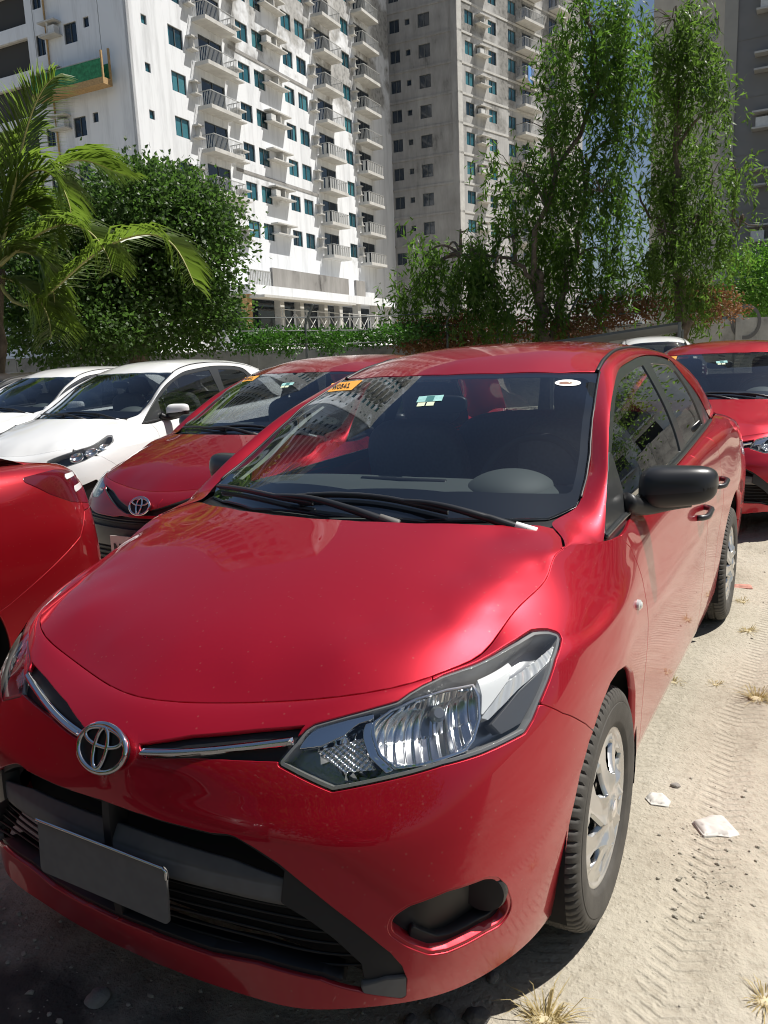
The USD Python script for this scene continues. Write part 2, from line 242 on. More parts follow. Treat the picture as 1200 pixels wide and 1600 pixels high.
OUTL = {
 'headlight': [(0.3921, 0.5499), (0.5024, 0.4877), (0.6061, 0.4932), (0.7045, 0.4987), (0.7863, 0.4928), (0.8407, 0.4908), (0.893, 0.4888), (0.9154, 0.5064), (0.9403, 0.5395), (0.9715, 0.5763), (1.0058, 0.6234), (1.064, 0.669), (1.0675, 0.6839), (1.0456, 0.7001), (1.0038, 0.7179), (0.9473, 0.7256), (0.9008, 0.7361), (0.8422, 0.7475), (0.7635, 0.7545), (0.6893, 0.7562), (0.632, 0.7408), (0.605, 0.7226), (0.5867, 0.6988), (0.5475, 0.691), (0.4992, 0.6748), (0.4424, 0.6508), (0.4319, 0.6335), (0.4233, 0.5978)],
 'fog': [(0.6048, 0.205), (0.6457, 0.23), (0.7204, 0.2447), (0.8, 0.2422), (0.822, 0.2319), (0.8435, 0.2017), (0.8606, 0.1594), (0.8653, 0.1261), (0.848, 0.1173), (0.8089, 0.1191), (0.7673, 0.1148), (0.7288, 0.1127), (0.6979, 0.1184), (0.6526, 0.149), (0.6155, 0.1794)],
 'grille': [(0.3096, 0.3728), (0.296, 0.3716), (0.2753, 0.3685), (0.2169, 0.3711), (0.1515, 0.3738), (0.0619, 0.3835), (-0.0403, 0.3913), (-0.0934, 0.0796), (0.0691, 0.0791), (0.2438, 0.0705), (0.3488, 0.0809), (0.4869, 0.0763), (0.5697, 0.0504), (0.6181, 0.0307), (0.6567, 0.0123), (0.657, 0.0685), (0.6445, 0.1023), (0.619, 0.1354), (0.541, 0.2058), (0.4725, 0.267), (0.4087, 0.3203), (0.3669, 0.3466), (0.3422, 0.3607), (0.3242, 0.3701)],
 'ugrille': [(0.0745, 0.6246), (0.1863, 0.6501), (0.3177, 0.6554), (0.4237, 0.6518), (0.4233, 0.5978), (0.3937, 0.5526), (0.3185, 0.5606), (0.2091, 0.5749), (0.0978, 0.5716)],
 'chrome': [(0.0908, 0.5898), (0.0986, 0.6063), (0.202, 0.6106), (0.3043, 0.6165), (0.4117, 0.6163), (0.4028, 0.5904), (0.3112, 0.5908), (0.2063, 0.5914), (0.0964, 0.5834)],
 'seam': [(0.9401, 0.535), (0.9497, 0.5249), (1.016, 0.4782), (1.125, 0.4228), (1.1704, 0.3923)],
 'doorgap': [(1.6897, 0.716), (1.7224, 0.6699), (1.7452, 0.639), (1.7465, 0.5871), (1.745, 0.5391), (1.7458, 0.4681), (1.7545, 0.402), (1.7574, 0.3389), (1.7545, 0.2812), (1.7498, 0.2039), (1.7957, 0.0928)],
 'bgap': [(2.9803, 0.5435), (2.963, 0.4455), (2.9414, 0.3392), (2.958, 0.224), (3.0079, 0.1328)],
 'arch': [(1.0974, 0.0111), (1.0566, 0.1112), (1.0627, 0.2267), (1.0994, 0.3295), (1.1476, 0.3806), (1.1721, 0.3916), (1.2225, 0.4282), (1.2749, 0.4553), (1.3422, 0.4628), (1.4268, 0.4416), (1.5316, 0.3785), (1.6168, 0.2951), (1.6512, 0.1936), (1.7024, 0.0643), (1.6601, 0.0579)],
 'indic': [(1.6232, 0.5615)],
 'handle1': [(2.7709, 0.5455), (3.0126, 0.5382)],
 'handle2': [(3.5396, 0.6095), (3.7507, 0.6096)],
 'frame': [(0.2197, 0.926), (0.3016, 0.9916), (0.3843, 1.0484), (0.533, 1.137), (0.5811, 1.1662), (0.6881, 1.2212), (0.7944, 1.2626), (0.9098, 1.3013), (1.0172, 1.3319), (1.1447, 1.3591), (1.2965, 1.3743), (1.5282, 1.3924), (1.7583, 1.3976), (1.9347, 1.3933), (2.1356, 1.3738), (2.207, 1.35), (2.2767, 1.2953), (2.3741, 1.2411), (2.4768, 1.1749), (2.5414, 1.1317), (2.5916, 1.0753)],
 'fglass': [(0.5536, 1.1232), (0.6128, 1.1518), (0.7463, 1.2166), (0.8664, 1.2644), (0.9723, 1.2982), (1.0914, 1.3244), (1.2307, 1.3398), (1.4239, 1.3568), (1.5636, 1.3636), (1.563, 1.332), (1.5616, 1.2692), (1.5669, 1.1854), (1.5676, 1.0778), (1.5495, 1.0225), (1.1233, 1.0208), (0.5323, 0.995), (0.5267, 1.0288)],
 'rglass': [(1.7494, 1.3645), (2.0106, 1.3547), (2.1905, 1.3289), (2.2369, 1.3214), (2.2338, 1.2424), (2.2784, 1.1588), (2.301, 1.0608), (1.7176, 1.0384), (1.6518, 1.136), (1.6738, 1.2414), (1.7026, 1.3185)],
 'tri': [(0.533, 1.137), (0.5536, 1.1232), (0.5267, 1.0288), (0.5243, 1.0013), (0.4373, 0.9267), (0.368, 0.9302), (0.2236, 0.9252), (0.3016, 0.9916), (0.3843, 1.0484)],
 'wind': [(0.6193, 0.2281), (0.6445, 0.2591), (0.6462, 0.2805), (0.6508, 0.3483), (0.6462, 0.413), (0.6244, 0.5319), (0.6123, 0.5826), (0.5949, 0.6603), (0.5761, 0.7645), (0.5495, 0.8954), (0.5306, 0.9998)],
 'seamstrip': [(0.5193, 1.0026), (0.5088, 1.1119), (0.4995, 1.2695), (0.4842, 1.4723)],
 'sticker_orange': [(-0.538, 0.8795), (-0.5911, 0.9969), (-0.3847, 0.906), (-0.3819, 0.8114)],
 'sticker_teal': [(-0.0216, 0.6839), (0.0707, 0.6947), (0.0774, 0.6175), (-0.0036, 0.6127)],
 'sticker_oval': [(0.4158, 0.8546), (0.4494, 0.8917), (0.4956, 0.8939), (0.4636, 0.8446)],
 'hl_chrome': [(0.4321, 0.5838), (0.4468, 0.6414), (0.5047, 0.6617), (0.5463, 0.67), (0.5544, 0.6527), (0.5322, 0.6412), (0.5191, 0.6079), (0.4773, 0.5851)],
 'hl_bowl': [(0.5625, 0.637), (0.5767, 0.5938), (0.5908, 0.5497), (0.6176, 0.5132), (0.6668, 0.5095), (0.7146, 0.5101), (0.7572, 0.511), (0.7753, 0.5285), (0.7907, 0.5722), (0.792, 0.6321), (0.7802, 0.6892), (0.7074, 0.7052), (0.6254, 0.7043), (0.5764, 0.6816)],
 'hl_ring': [(0.5508, 0.6337), (0.5602, 0.5934), (0.5745, 0.5471), (0.6024, 0.5084), (0.614, 0.5113), (0.5884, 0.5473), (0.5742, 0.5942), (0.5611, 0.6373)],
 'hl_turn': [(0.4658, 0.5745), (0.5584, 0.597), (0.5676, 0.5537), (0.5823, 0.5189), (0.5251, 0.523)],
 'hl_white': [(0.7919, 0.693), (0.8876, 0.6973), (0.8881, 0.6724), (0.8674, 0.6407), (0.791, 0.5785), (0.7964, 0.63)],
 'hl_rib': [(0.7922, 0.5715), (0.8695, 0.6354), (1.0396, 0.6623), (1.0127, 0.6322), (0.8887, 0.5996), (0.8081, 0.5611)],
 'hl_black': [(0.8931, 0.5916), (1.0016, 0.6253), (0.9529, 0.5662), (0.8953, 0.5113), (0.841, 0.5124), (0.8181, 0.5443)],
 'grille_bar': [(-0.346, 0.2415), (0.073, 0.3168), (0.2729, 0.2924), (0.3894, 0.28), (0.4494, 0.2613), (0.4838, 0.2075), (0.412, 0.2207), (0.2668, 0.2252), (0.0953, 0.2002), (0.0768, 0.1459), (0.027, 0.1233), (-0.0547, 0.1139), (-0.0979, 0.1573), (-0.3603, 0.1964)],
 'plate': [(0.1841, 0.2787), (0.053, 0.2872)],
 'skirt': [(0.5756, 0.0534), (0.6161, 0.065), (0.6546, 0.0692), (0.6567, 0.0081), (0.6191, -0.0005), (0.5894, 0.0301)],
 'skirt2': [(0.4725, 0.267), (0.541, 0.2058), (0.619, 0.1354), (0.6501, 0.0936), (0.6567, 0.0123), (0.6181, 0.0307), (0.5695, 0.0521), (0.5848, 0.0819), (0.569, 0.1096), (0.5079, 0.1671), (0.4604, 0.2057), (0.4124, 0.2276), (0.3631, 0.253)],
 'wip1': [(-0.5946, 0.2591), (-0.3747, 0.1476), (-0.1996, 0.0853), (-0.0629, 0.0588), (0.1051, 0.0365)],
 'wip2': [(-0.1398, 0.0864), (0.0017, 0.1001), (0.1305, 0.1038), (0.236, 0.1002), (0.3545, 0.0994), (0.469, 0.1171)],
 'coolplate': [(-0.4221, 0.231)],
 'fogin': [(0.7679, 0.1918)],
}
# ---------------------------------------------------------------- panel tools
class Off(Surf):
    """A body surface sunk inwards by a depth that may vary."""
    def __init__(self, S, depth): self.S, self.d, self.sign = S, depth, S.sign
    def ev(self, q):
        q = np.asarray(q, float); d = self.d(q) if callable(self.d) else self.d
        return self.S.ev(q) - self.S.nrm(q) * np.reshape(d, (-1, 1))


def panel(S, poly, step=.015, rim=.012, bev=.0016):
    """Cuts a panel with clean edges out of a surface; its rim turns inwards."""
    if poly.geom_type != "Polygon":
        return joined([panel(S, g, step, rim, bev) for g in poly.geoms if g.geom_type == "Polygon" and g.area > 1e-5])
    poly = shapely.geometry.polygon.orient(poly.buffer(0))
    if poly.geom_type != "Polygon": return panel(S, poly, step, rim, bev)
    x0, y0, x1, y1 = poly.bounds
    gx, gy = np.arange(math.floor(x0 / step), math.ceil(x1 / step)) * step, np.arange(math.floor(y0 / step), math.ceil(y1 / step)) * step
    X, Y = (a.ravel() for a in np.meshgrid(gx, gy, indexing="ij"))
    B = shapely.box(X, Y, X + step, Y + step); shapely.prepare(poly)
    full = shapely.contains_properly(poly, B); part = shapely.intersects(poly, B) & ~full
    q, F, n = [], [], 0
    if full.any():
        c = np.stack([np.stack([X, Y], 1)[full] + d for d in ([0, 0], [step, 0], [step, step], [0, step])], 1)
        u, inv = np.unique(np.round(c.reshape(-1, 2) / step).astype(int), axis=0, return_inverse=True)
        k = inv.reshape(-1, 4); q.append(u * step); F.append(np.vstack([k[:, [0, 1, 2]], k[:, [0, 2, 3]]])); n = len(u)
    for g in shapely.get_parts(shapely.intersection(poly, B[part])):
        if g.geom_type != "Polygon" or g.area < 1e-10: continue
        rings = [np.array(g.exterior.coords)[:-1]] + [np.array(r.coords)[:-1] for r in g.interiors]
        v = np.vstack(rings); t = mapbox_earcut.triangulate_float64(v, np.cumsum([len(r) for r in rings]).astype(np.uint32)).reshape(-1, 3)
        q.append(v); F.append(t.astype(int) + n); n += len(v)
    q, F = np.vstack(q), np.vstack(F); P, N = S.ev(q), S.nrm(q)
    V, NN, FF = [P], [N], [F]
    if rim:
        for r in [poly.exterior, *poly.interiors]:
            c = np.array(r.segmentize(step).coords)[:-1]
            p, nr = S.ev(c), S.nrm(c)
            t = np.roll(p, -1, 0) - np.roll(p, 1, 0)
            o = np.cross(t, nr) * S.sign; o /= np.linalg.norm(o, axis=1, keepdims=True) + 1e-12
            nb = o + nr * .5; nb /= np.linalg.norm(nb, axis=1, keepdims=True)
            k, b = len(c), n
            i = np.arange(k); j = (i + 1) % k
            V += [p, p + o * bev - nr * bev, p + o * bev - nr * rim]; NN += [nr, nb, o]
            for a in (0, k): FF.append(np.vstack([np.stack([b + a + i, b + a + j, b + a + k + j], 1), np.stack([b + a + i, b + a + k + j, b + a + k + i], 1)]))
            n += 3 * k
    V, NN, FF = np.vstack(V), np.vstack(NN), np.vstack(FF)
    g = np.cross(V[FF[:, 1]] - V[FF[:, 0]], V[FF[:, 2]] - V[FF[:, 0]])
    flip = (g * NN[FF].mean(1)).sum(1) < 0
    FF[flip] = FF[flip][:, ::-1]
    return V, FF, NN


def joined(ms):
    V, F, N, n = [], [], [], 0
    for v, f, nn in ms: V.append(v); F.append(f + n); N.append(nn); n += len(v)
    return np.vstack(V), np.vstack(F), np.vstack(N)


def mirror(m):
    if len(m) == 2: return np.asarray(m[0]) * [-1, 1, 1], np.asarray(m[1])[:, ::-1]
    return m[0] * [-1, 1, 1], m[1][:, ::-1], m[2] * [-1, 1, 1]


def both(m): return joined([m, mirror(m)])


def loft(rows, m=8, n=60, bulge=None):
    """A skin through matching curves (each a list of points); returns V, F, N facing away from the car's middle."""
    R = [CubicSpline(np.linspace(0, 1, len(r)), np.array(r, float), axis=0)(np.linspace(0, 1, n)) for r in rows]
    R = np.array(R); k = len(R)
    G = CubicSpline(np.linspace(0, 1, k), R, axis=0)(np.linspace(0, 1, m)) if k > 2 else R[0] + np.linspace(0, 1, m)[:, None, None] * (R[1] - R[0])
    N = np.cross(np.gradient(G, axis=0), np.gradient(G, axis=1)); N /= np.linalg.norm(N, axis=2, keepdims=True) + 1e-12
    i, j = np.meshgrid(np.arange(m - 1), np.arange(n - 1), indexing="ij"); a = (i * n + j).ravel()
    f = np.vstack([np.stack([a, a + n, a + n + 1], 1), np.stack([a, a + n + 1, a + 1], 1)])
    return G.reshape(-1, 3), f, N.reshape(-1, 3)


def facing(m, d):
    v, f, n = m
    return (v, f, n) if (n @ np.asarray(d, float)).mean() > 0 else (v, f[:, ::-1], -n)


def lathe(profile, n=64, axis="x"):
    p = np.array(profile, float); g = np.arange(n) * 2 * math.pi / n
    v = np.stack([np.broadcast_to(p[:, None, 0], (len(p), n)), p[:, None, 1] * np.cos(g), p[:, None, 1] * np.sin(g)], -1)
    i, j = np.meshgrid(np.arange(len(p) - 1), np.arange(n), indexing="ij"); k = (j + 1) % n
    q = np.stack([i * n + j, i * n + k, (i + 1) * n + k, (i + 1) * n + j], -1).reshape(-1, 4)
    return v.reshape(-1, 3), q


def o(name, extra=0.0):
    p = Polygon(OUTL[name]).buffer(0)
    return p.buffer(extra, join_style="mitre") if extra else p


def rounded(p, r): return p.buffer(-r).buffer(2 * r).buffer(-r)


# ---------------------------------------------------------------- ground
rng = np.random.default_rng(7)


def steps(lo, hi, d, far, grow=1.18):
    a = list(np.arange(lo, hi, d)); s = d
    while a[-1] < far: s *= grow; a.append(a[-1] + s)
    s = d; b = [lo]
    while b[-1] > -far: s *= grow; b.append(b[-1] - s)
    return np.array(b[:0:-1] + a)


gx, gy = steps(-1.3, 2.6, .022, 1500), steps(-1.2, 4.2, .025, 1500)
GX, GY = np.meshgrid(gx, gy, indexing="ij"); P = np.stack([GX, GY, 0 * GX], -1)
near = np.exp(-((GX - .8) ** 2 + (GY - 1) ** 2) / 300.0)
H = (meshkit.fbm(P * 1.3, 3, 3) - .5) * .05 + (meshkit.fbm(P * 6, 4, 5) - .5) * .022 + (np.maximum(meshkit.fbm(P * 19, 3, 9) - .56, 0)) * .05
def rut(x0, w): return np.exp(-((GX - x0 - .05 * np.sin(GY * .9 + x0 * 3)) / w) ** 2)
H = H - .014 * rut(.98, .10) - .012 * rut(1.28, .10) - .010 * rut(1.75, .11) + .010 * rut(1.13, .05) + .008 * rut(1.43, .05)
under = np.exp(-(np.maximum(np.abs(GX) - .9, 0) / .25) ** 2 - (np.maximum(np.abs(GY - 1.2) - 1.7, 0) / .4) ** 2)
H = (H - .012) * near * (1 - .75 * under * (np.abs(GX) < 2))
for wx, wy in ((.74, 0), (-.74, 0), (.74, 2.55), (-.74, 2.55)): H = H * (1 - np.exp(-((GX - wx) ** 2 + (GY - wy) ** 2) / .03)) - .002 * np.exp(-((GX - wx) ** 2 + (GY - wy) ** 2) / .03)
P[..., 2] = H
nx, ny = GX.shape; ii, jj = np.meshgrid(np.arange(nx - 1), np.arange(ny - 1), indexing="ij"); a_ = (ii * ny + jj).ravel()
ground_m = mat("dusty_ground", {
    "g": ("geometry", {}), "s": ("separate_xyz", {}), "n1": ("noise_texture", {"scale": 1.1, "detail": 8.0, "roughness": .62}), "n2": ("noise_texture", {"scale": 38.0, "detail": 6.0, "roughness": .7}), "n3": ("noise_texture", {"scale": 7.0, "detail": 5.0}),
    "r1": ("rgb_ramp", {"ramp": [(.28, (.32, .285, .225)), (.48, (.42, .38, .305)), (.7, (.48, .44, .365))]}), "r2": ("rgb_ramp", {"ramp": [(.30, (.76, .745, .72)), (.52, (1, 1, 1)), (.8, (1.08, 1.07, 1.05))]}),
    "m": ("mix_color", {"blend_type": "multiply", "fac": .9}), "ln": ("math", {"math_type": "multiply_add", "value2": .5}), "lm": ("map_range", {"from_min": -.38, "from_max": -.62, "to_min": 0.0, "to_max": 1.0, "clamp": True}), "lc": ("mix_color", {"b": (.085, .078, .07)}), "p": ("principled_bsdf", {"roughness": .95, "specular_ior_level": .15}),  # ln, lm, lc: shade painted into the ground colour ahead of the bumper
    "v": ("voronoi_texture", {"scale": 60.0}), "vr": ("rgb_ramp", {"ramp": [(0, (1, 1, 1)), (.25, (.25, .25, .25)), (.4, (0, 0, 0))]}),
    # tyre prints: ribs across two wheel tracks
    "dx": ("noise_texture", {"scale": .7, "detail": 1.0}), "xx": ("math", {"math_type": "multiply_add", "value2": .14}), "t1": ("math", {"math_type": "pingpong", "value2": .155}), "tm": ("map_range", {"from_min": .075, "from_max": .10, "to_min": 0.0, "to_max": 1.0, "clamp": True}),
    "sk": ("math", {"math_type": "multiply_add", "value2": .45}), "cb": ("combine_xyz", {}), "w": ("wave_texture", {"bands_direction": "y", "scale": 8.5, "distortion": .8, "detail": 2.0}), "wr": ("rgb_ramp", {"ramp": [(.15, (0, 0, 0)), (.75, (1, 1, 1))]}),
    "pt": ("map_range", {"from_min": .34, "from_max": .46, "clamp": True}), "k1": ("math", {"math_type": "multiply"}), "k2": ("math", {"math_type": "multiply"}), "far": ("map_range", {"from_min": .6, "from_max": .8, "clamp": True}), "k4": ("math", {"math_type": "multiply"}),
    "h1": ("math", {"math_type": "multiply_add", "value2": .30}), "h2": ("math", {"math_type": "multiply_add", "value2": -.40}), "b": ("bump", {"strength": .75, "distance": .016})},
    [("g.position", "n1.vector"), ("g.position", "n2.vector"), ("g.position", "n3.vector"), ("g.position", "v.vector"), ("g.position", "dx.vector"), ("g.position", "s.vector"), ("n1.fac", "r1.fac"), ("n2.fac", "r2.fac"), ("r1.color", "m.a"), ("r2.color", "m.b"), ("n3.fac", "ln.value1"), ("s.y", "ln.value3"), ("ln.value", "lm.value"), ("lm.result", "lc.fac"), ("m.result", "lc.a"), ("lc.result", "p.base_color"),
     ("v.distance", "vr.fac"), ("dx.fac", "xx.value1"), ("s.x", "xx.value3"), ("xx.value", "t1.value1"), ("t1.value", "tm.value"), ("t1.value", "sk.value1"), ("s.y", "sk.value3"), ("s.x", "cb.x"), ("sk.value", "cb.y"), ("cb.vector", "w.vector"), ("w.fac", "wr.fac"),
     ("n3.fac", "pt.value"), ("wr.color", "k1.value1"), ("tm.result", "k1.value2"), ("k1.value", "k2.value1"), ("pt.result", "k2.value2"), ("s.x", "far.value"), ("k2.value", "k4.value1"), ("far.result", "k4.value2"), ("vr.color", "h1.value1"), ("n2.fac", "h1.value3"), ("k4.value", "h2.value1"), ("h1.value", "h2.value3"), ("h2.value", "b.height"), ("b.normal", "p.normal")], "p.BSDF")
gv, gf, gn = meshkit.arrays((P.reshape(-1, 3), np.stack([a_, a_ + ny, a_ + ny + 1, a_ + 1], 1)), True)
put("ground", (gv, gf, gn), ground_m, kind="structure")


def ground_z(x, y):
    i, j = np.clip(np.searchsorted(gx, x) - 1, 0, nx - 2), np.clip(np.searchsorted(gy, y) - 1, 0, ny - 2)
    return float(H[i:i + 2, j:j + 2].mean())

# ---------------------------------------------------------------- building materials
def wall_paint(name, col, bare, zs=None, stain=.25):
    n = {"g": ("geometry", {}), "mp": ("mapping", {"scale": (.9, .9, .10)}), "n1": ("noise_texture", {"scale": 1.0, "detail": 7.0, "roughness": .7}), "n2": ("noise_texture", {"scale": .16, "detail": 5.0, "roughness": .6}), "n3": ("noise_texture", {"scale": 2.5, "detail": 6.0}),
         "r1": ("rgb_ramp", {"ramp": [(.32, tuple(np.array(col) * (1 - stain))), (.52, col), (.8, col)]}), "r3": ("rgb_ramp", {"ramp": [(.3, tuple(np.array(bare) * .6)), (.5, bare), (.75, tuple(np.array(bare) * 1.25))]}),
         "s": ("separate_xyz", {}), "zz": ("map_range", {"from_min": 22.0, "from_max": 34.0, "to_min": -.12, "to_max": .13, "clamp": True}), "ad": ("math", {"math_type": "add"}), "mr": ("map_range", {"from_min": .52, "from_max": .60, "clamp": True}), "mx": ("mix_color", {}), "p": ("principled_bsdf", {"roughness": .8, "specular_ior_level": .2})}
    l = [("g.position", "mp.vector"), ("mp.vector", "n1.vector"), ("g.position", "n2.vector"), ("g.position", "n3.vector"), ("n1.fac", "r1.fac"), ("n3.fac", "r3.fac"), ("g.position", "s.vector"), ("s.z", "zz.value"), ("n2.fac", "ad.value1"), ("zz.result", "ad.value2"), ("ad.value", "mr.value"),
         ("mr.result", "mx.fac"), ("r1.color", "mx.a"), ("r3.color", "mx.b"), ("mx.result", "p.base_color")]
    return mat(name, n, l, "p.BSDF")


WALLW = wall_paint("white_wall_paint", (.76, .775, .79), (.37, .365, .35))
CONC = mat("raw_concrete", {"g": ("geometry", {}), "mp": ("mapping", {"scale": (1, 1, .22)}), "n1": ("noise_texture", {"scale": 1.4, "detail": 8.0, "roughness": .7}), "n2": ("noise_texture", {"scale": .35, "detail": 5.0}), "r": ("rgb_ramp", {"ramp": [(.30, (.06, .057, .054)), (.42, (.25, .242, .23)), (.60, (.34, .33, .315)), (.8, (.42, .41, .39))]}), "a": ("mix_float", {"fac": .45}), "p": ("principled_bsdf", {"roughness": .9, "specular_ior_level": .2})},
           [("g.position", "mp.vector"), ("mp.vector", "n1.vector"), ("g.position", "n2.vector"), ("n1.fac", "a.a"), ("n2.fac", "a.b"), ("a.result", "r.fac"), ("r.color", "p.base_color")], "p.BSDF")
SLAB = plain("slab_concrete", (.52, .51, .48), .85, noise=.18, nscale=1.5)
GREYTOWER = plain("grey_tower_paint", (.20, .195, .19), .8, noise=.10, nscale=.8)
BEIGETOWER = plain("beige_tower_paint", (.36, .34, .30), .8, noise=.12, nscale=.7)
RAIL = plain("metal_railing", (.50, .50, .48), .45, metal=.4)
FRAMEM = plain("window_frame_metal", (.10, .11, .11), .5)
TEALGLASS = mat("teal_window_glass", {"g": ("geometry", {}), "w": ("white_noise_texture", {}), "sn": ("vector_math", {"math_type": "snap", "vector2": (1.6, 1.6, 2.9)}), "r": ("rgb_ramp", {"ramp": [(0, (.008, .02, .03)), (.3, (.012, .06, .08)), (.6, (.025, .12, .15)), (1, (.06, .20, .23))]}), "p": ("principled_bsdf", {"roughness": .06, "specular_ior_level": .7})},
                [("g.position", "sn.vector1"), ("sn.vector", "w.vector"), ("w.value", "r.fac"), ("r.color", "p.base_color")], "p.BSDF")
DARKGLASS = plain("dark_window_glass", (.012, .022, .035), .05, spec=.7)
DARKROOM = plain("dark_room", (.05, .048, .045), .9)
BALF = plain("balcony_front_dark", (.10, .105, .11), .5); GREENNET = plain("green_safety_net", (.03, .20, .09), .9, noise=.5, nscale=5)
TIMBER = plain("scaffold_timber", (.42, .27, .12), .8, noise=.3, nscale=8)
ACWHITE = plain("aircon_case", (.62, .62, .60), .6, noise=.15, nscale=5)

# ---------------------------------------------------------------- the white tower
TH = math.radians(-3.5); E1 = np.array([math.sin(TH), math.cos(TH), 0]); N1 = np.array([math.cos(TH), -math.sin(TH), 0]); UP = np.array([0, 0, 1.0])
K0 = np.array([-41.3, 40.45, 0.0])


class Face:
    """Coordinates on a facade: (distance along, height, distance out)."""
    def __init__(self, o_, e, n): self.o, self.e, self.n = o_, e, n
    def __call__(self, v): v = np.asarray(v, float); return self.o + np.outer(v[:, 0], self.e) + np.outer(v[:, 1], UP) + np.outer(v[:, 2], self.n)
    def p(self, t, z, d=0.0): return self.o + t * self.e + z * UP + d * self.n


FB = Face(K0, E1, N1); FA = Face(K0, -N1, -E1); FA2 = Face(K0 + 41 * E1, N1, -E1); TH2 = math.radians(14); FB2 = Face(K0 + 41 * E1 + 8 * N1, np.array([math.sin(TH2), math.cos(TH2), 0]), np.array([math.cos(TH2), -math.sin(TH2), 0]))


def fbox(face, a, b, mb=None):
    mb = mb or MB(); return mb.box(np.array([a[0], a[1], a[2]]), np.array([b[0], b[1], b[2]]), face)


def holed_wall(face, t0, t1, z0, z1, holes, th=.25):
    """A wall with real openings: a sheet cut by the holes, given thickness by reveals."""
    poly = sbox(t0, z0, t1, z1).difference(shapely.union_all([sbox(*h) for h in holes])) if holes else sbox(t0, z0, t1, z1)
    mb = MB()
    for g in getattr(poly, "geoms", [poly]):
        m = trimesh.creation.extrude_polygon(g, th, engine="earcut"); v = np.array(m.vertices); mb.add(face(np.stack([v[:, 0], v[:, 1], v[:, 2] - th], 1)), np.array(m.faces))
    return mb


tower = thing("apartment_tower", "tall white apartment tower with balconies and a hanging green gondola on its shaded side", "building")
tpath = tower
FLOORS = range(-1, 12); T0, DZ = 16.4, 3.03
HB, HA, HA2, HB2 = [], [], [], []
WINS = []


def win(face, holes, t0, t1, top, h, glass=None, mull=True):
    holes.append((t0, top - h, t1, top)); WINS.append((face, t0, t1, top, h, glass or TEALGLASS, mull))


for k in FLOORS:
    T = T0 + k * DZ
    win(FB, HB, 1.4, 1.95, T - .25, .6, mull=False)
    for t0, t1 in ((4.1, 5.7), (12.4, 14.0), (14.6, 16.2), (19.2, 20.8), (21.45, 23.1), (30.1, 31.7)): win(FB, HB, t0, t1, T, 1.35)
    for t0 in (7.5, 24.9, 32.9): win(FB, HB, t0, t0 + 2.9, T + .45, 2.2, DARKGLASS)
    win(FA, HA, 4.55, 5.75, T - .25, 1.3, DARKGLASS); win(FA, HA, 3.36, 3.87, T - .2, .65, DARKGLASS, False); win(FA, HA, 7.65, 8.5, T - .45, 1.35, DARKGLASS)
    HA.append((9.3, T - 2.5, 16.2, T - .35))
    win(FA2, HA2, .2, 1.4, T, 1.3, DARKGLASS); win(FA2, HA2, 2.1, 2.65, T - .2, .6, DARKGLASS, False); win(FA2, HA2, 3.6, 4.95, T, 1.35, DARKGLASS)
    for t0 in (1.4, 5.6, 9.4): win(FB2, HB2, t0, t0 + 1.5, T, 1.35)
    win(FB2, HB2, 12.2, 14.0, T + .35, 2.05, DARKGLASS); win(FB2, HB2, 18.0, 19.8, T + .35, 2.05, DARKGLASS)
ZT = T0 + 12 * DZ
holed_wall(FB, 0, 41, 0, ZT, HB).put("wall_sunny", WALLW, tower); holed_wall(FA, 0, 17, 0, ZT, HA).put("wall_shaded", WALLW, tower)
holed_wall(FA2, 0, 8.0, 0, ZT, HA2).put("wall_concrete", CONC, tower); holed_wall(FB2, 0, 26, 0, ZT, HB2).put("wall_wing", wall_paint("wing_wall_paint", (.46, .455, .44), (.26, .255, .24), stain=.35), tower)
fbox(FA2, (7.35, 0, -.2), (8.03, ZT, .10)).put("corner_column", CONC, tower); fbox(FB2, (-.03, 0, -.1), (.75, ZT, .06)).put("corner_column", SLAB, tower)
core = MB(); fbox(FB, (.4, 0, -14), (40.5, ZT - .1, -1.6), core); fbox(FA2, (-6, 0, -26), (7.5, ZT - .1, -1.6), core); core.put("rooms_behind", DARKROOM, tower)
floors_m = [MB(), MB()]
for k in FLOORS:
    T = T0 + k * DZ
    fbox(FA, (9.0, T - .2, -1.6), (17, T - .36, -.2)).put("car_deck_slab", SLAB, tower)
    fbox(FA2, (-.2, T + .62, 0), (8.06, T + .86, .07)).put("floor_band", CONC, tower)
    fbox(FB2, (0, T + .62, 0), (26, T + .84, .06)).put("floor_band", SLAB, tower)
    if k % 3 == 0: fbox(FB, (11.2, T + .55, 0), (24.1, T + .8, .05)).put("floor_band", CONC, tower)
for face, t0, t1, top, h, glass, mull in WINS:
    f = MB(); w = .05
    fbox(face, (t0, top - h, -.16), (t1, top - h + w, -.09), f); fbox(face, (t0, top - w, -.16), (t1, top, -.09), f); fbox(face, (t0, top - h + w, -.16), (t0 + w, top - w, -.09), f); fbox(face, (t1 - w, top - h + w, -.16), (t1, top - w, -.09), f)
    if mull: fbox(face, ((t0 + t1) / 2 - .03, top - h + w, -.16), ((t0 + t1) / 2 + .03, top - w, -.08), f)
    wp_ = f.put("window", FRAMEM, tower); g = MB(); g.add(face([(t0, top - h, -.14), (t1, top - h, -.14), (t1, top, -.14), (t0, top, -.14)]), [[0, 1, 2, 3]]).put("pane", glass, wp_)


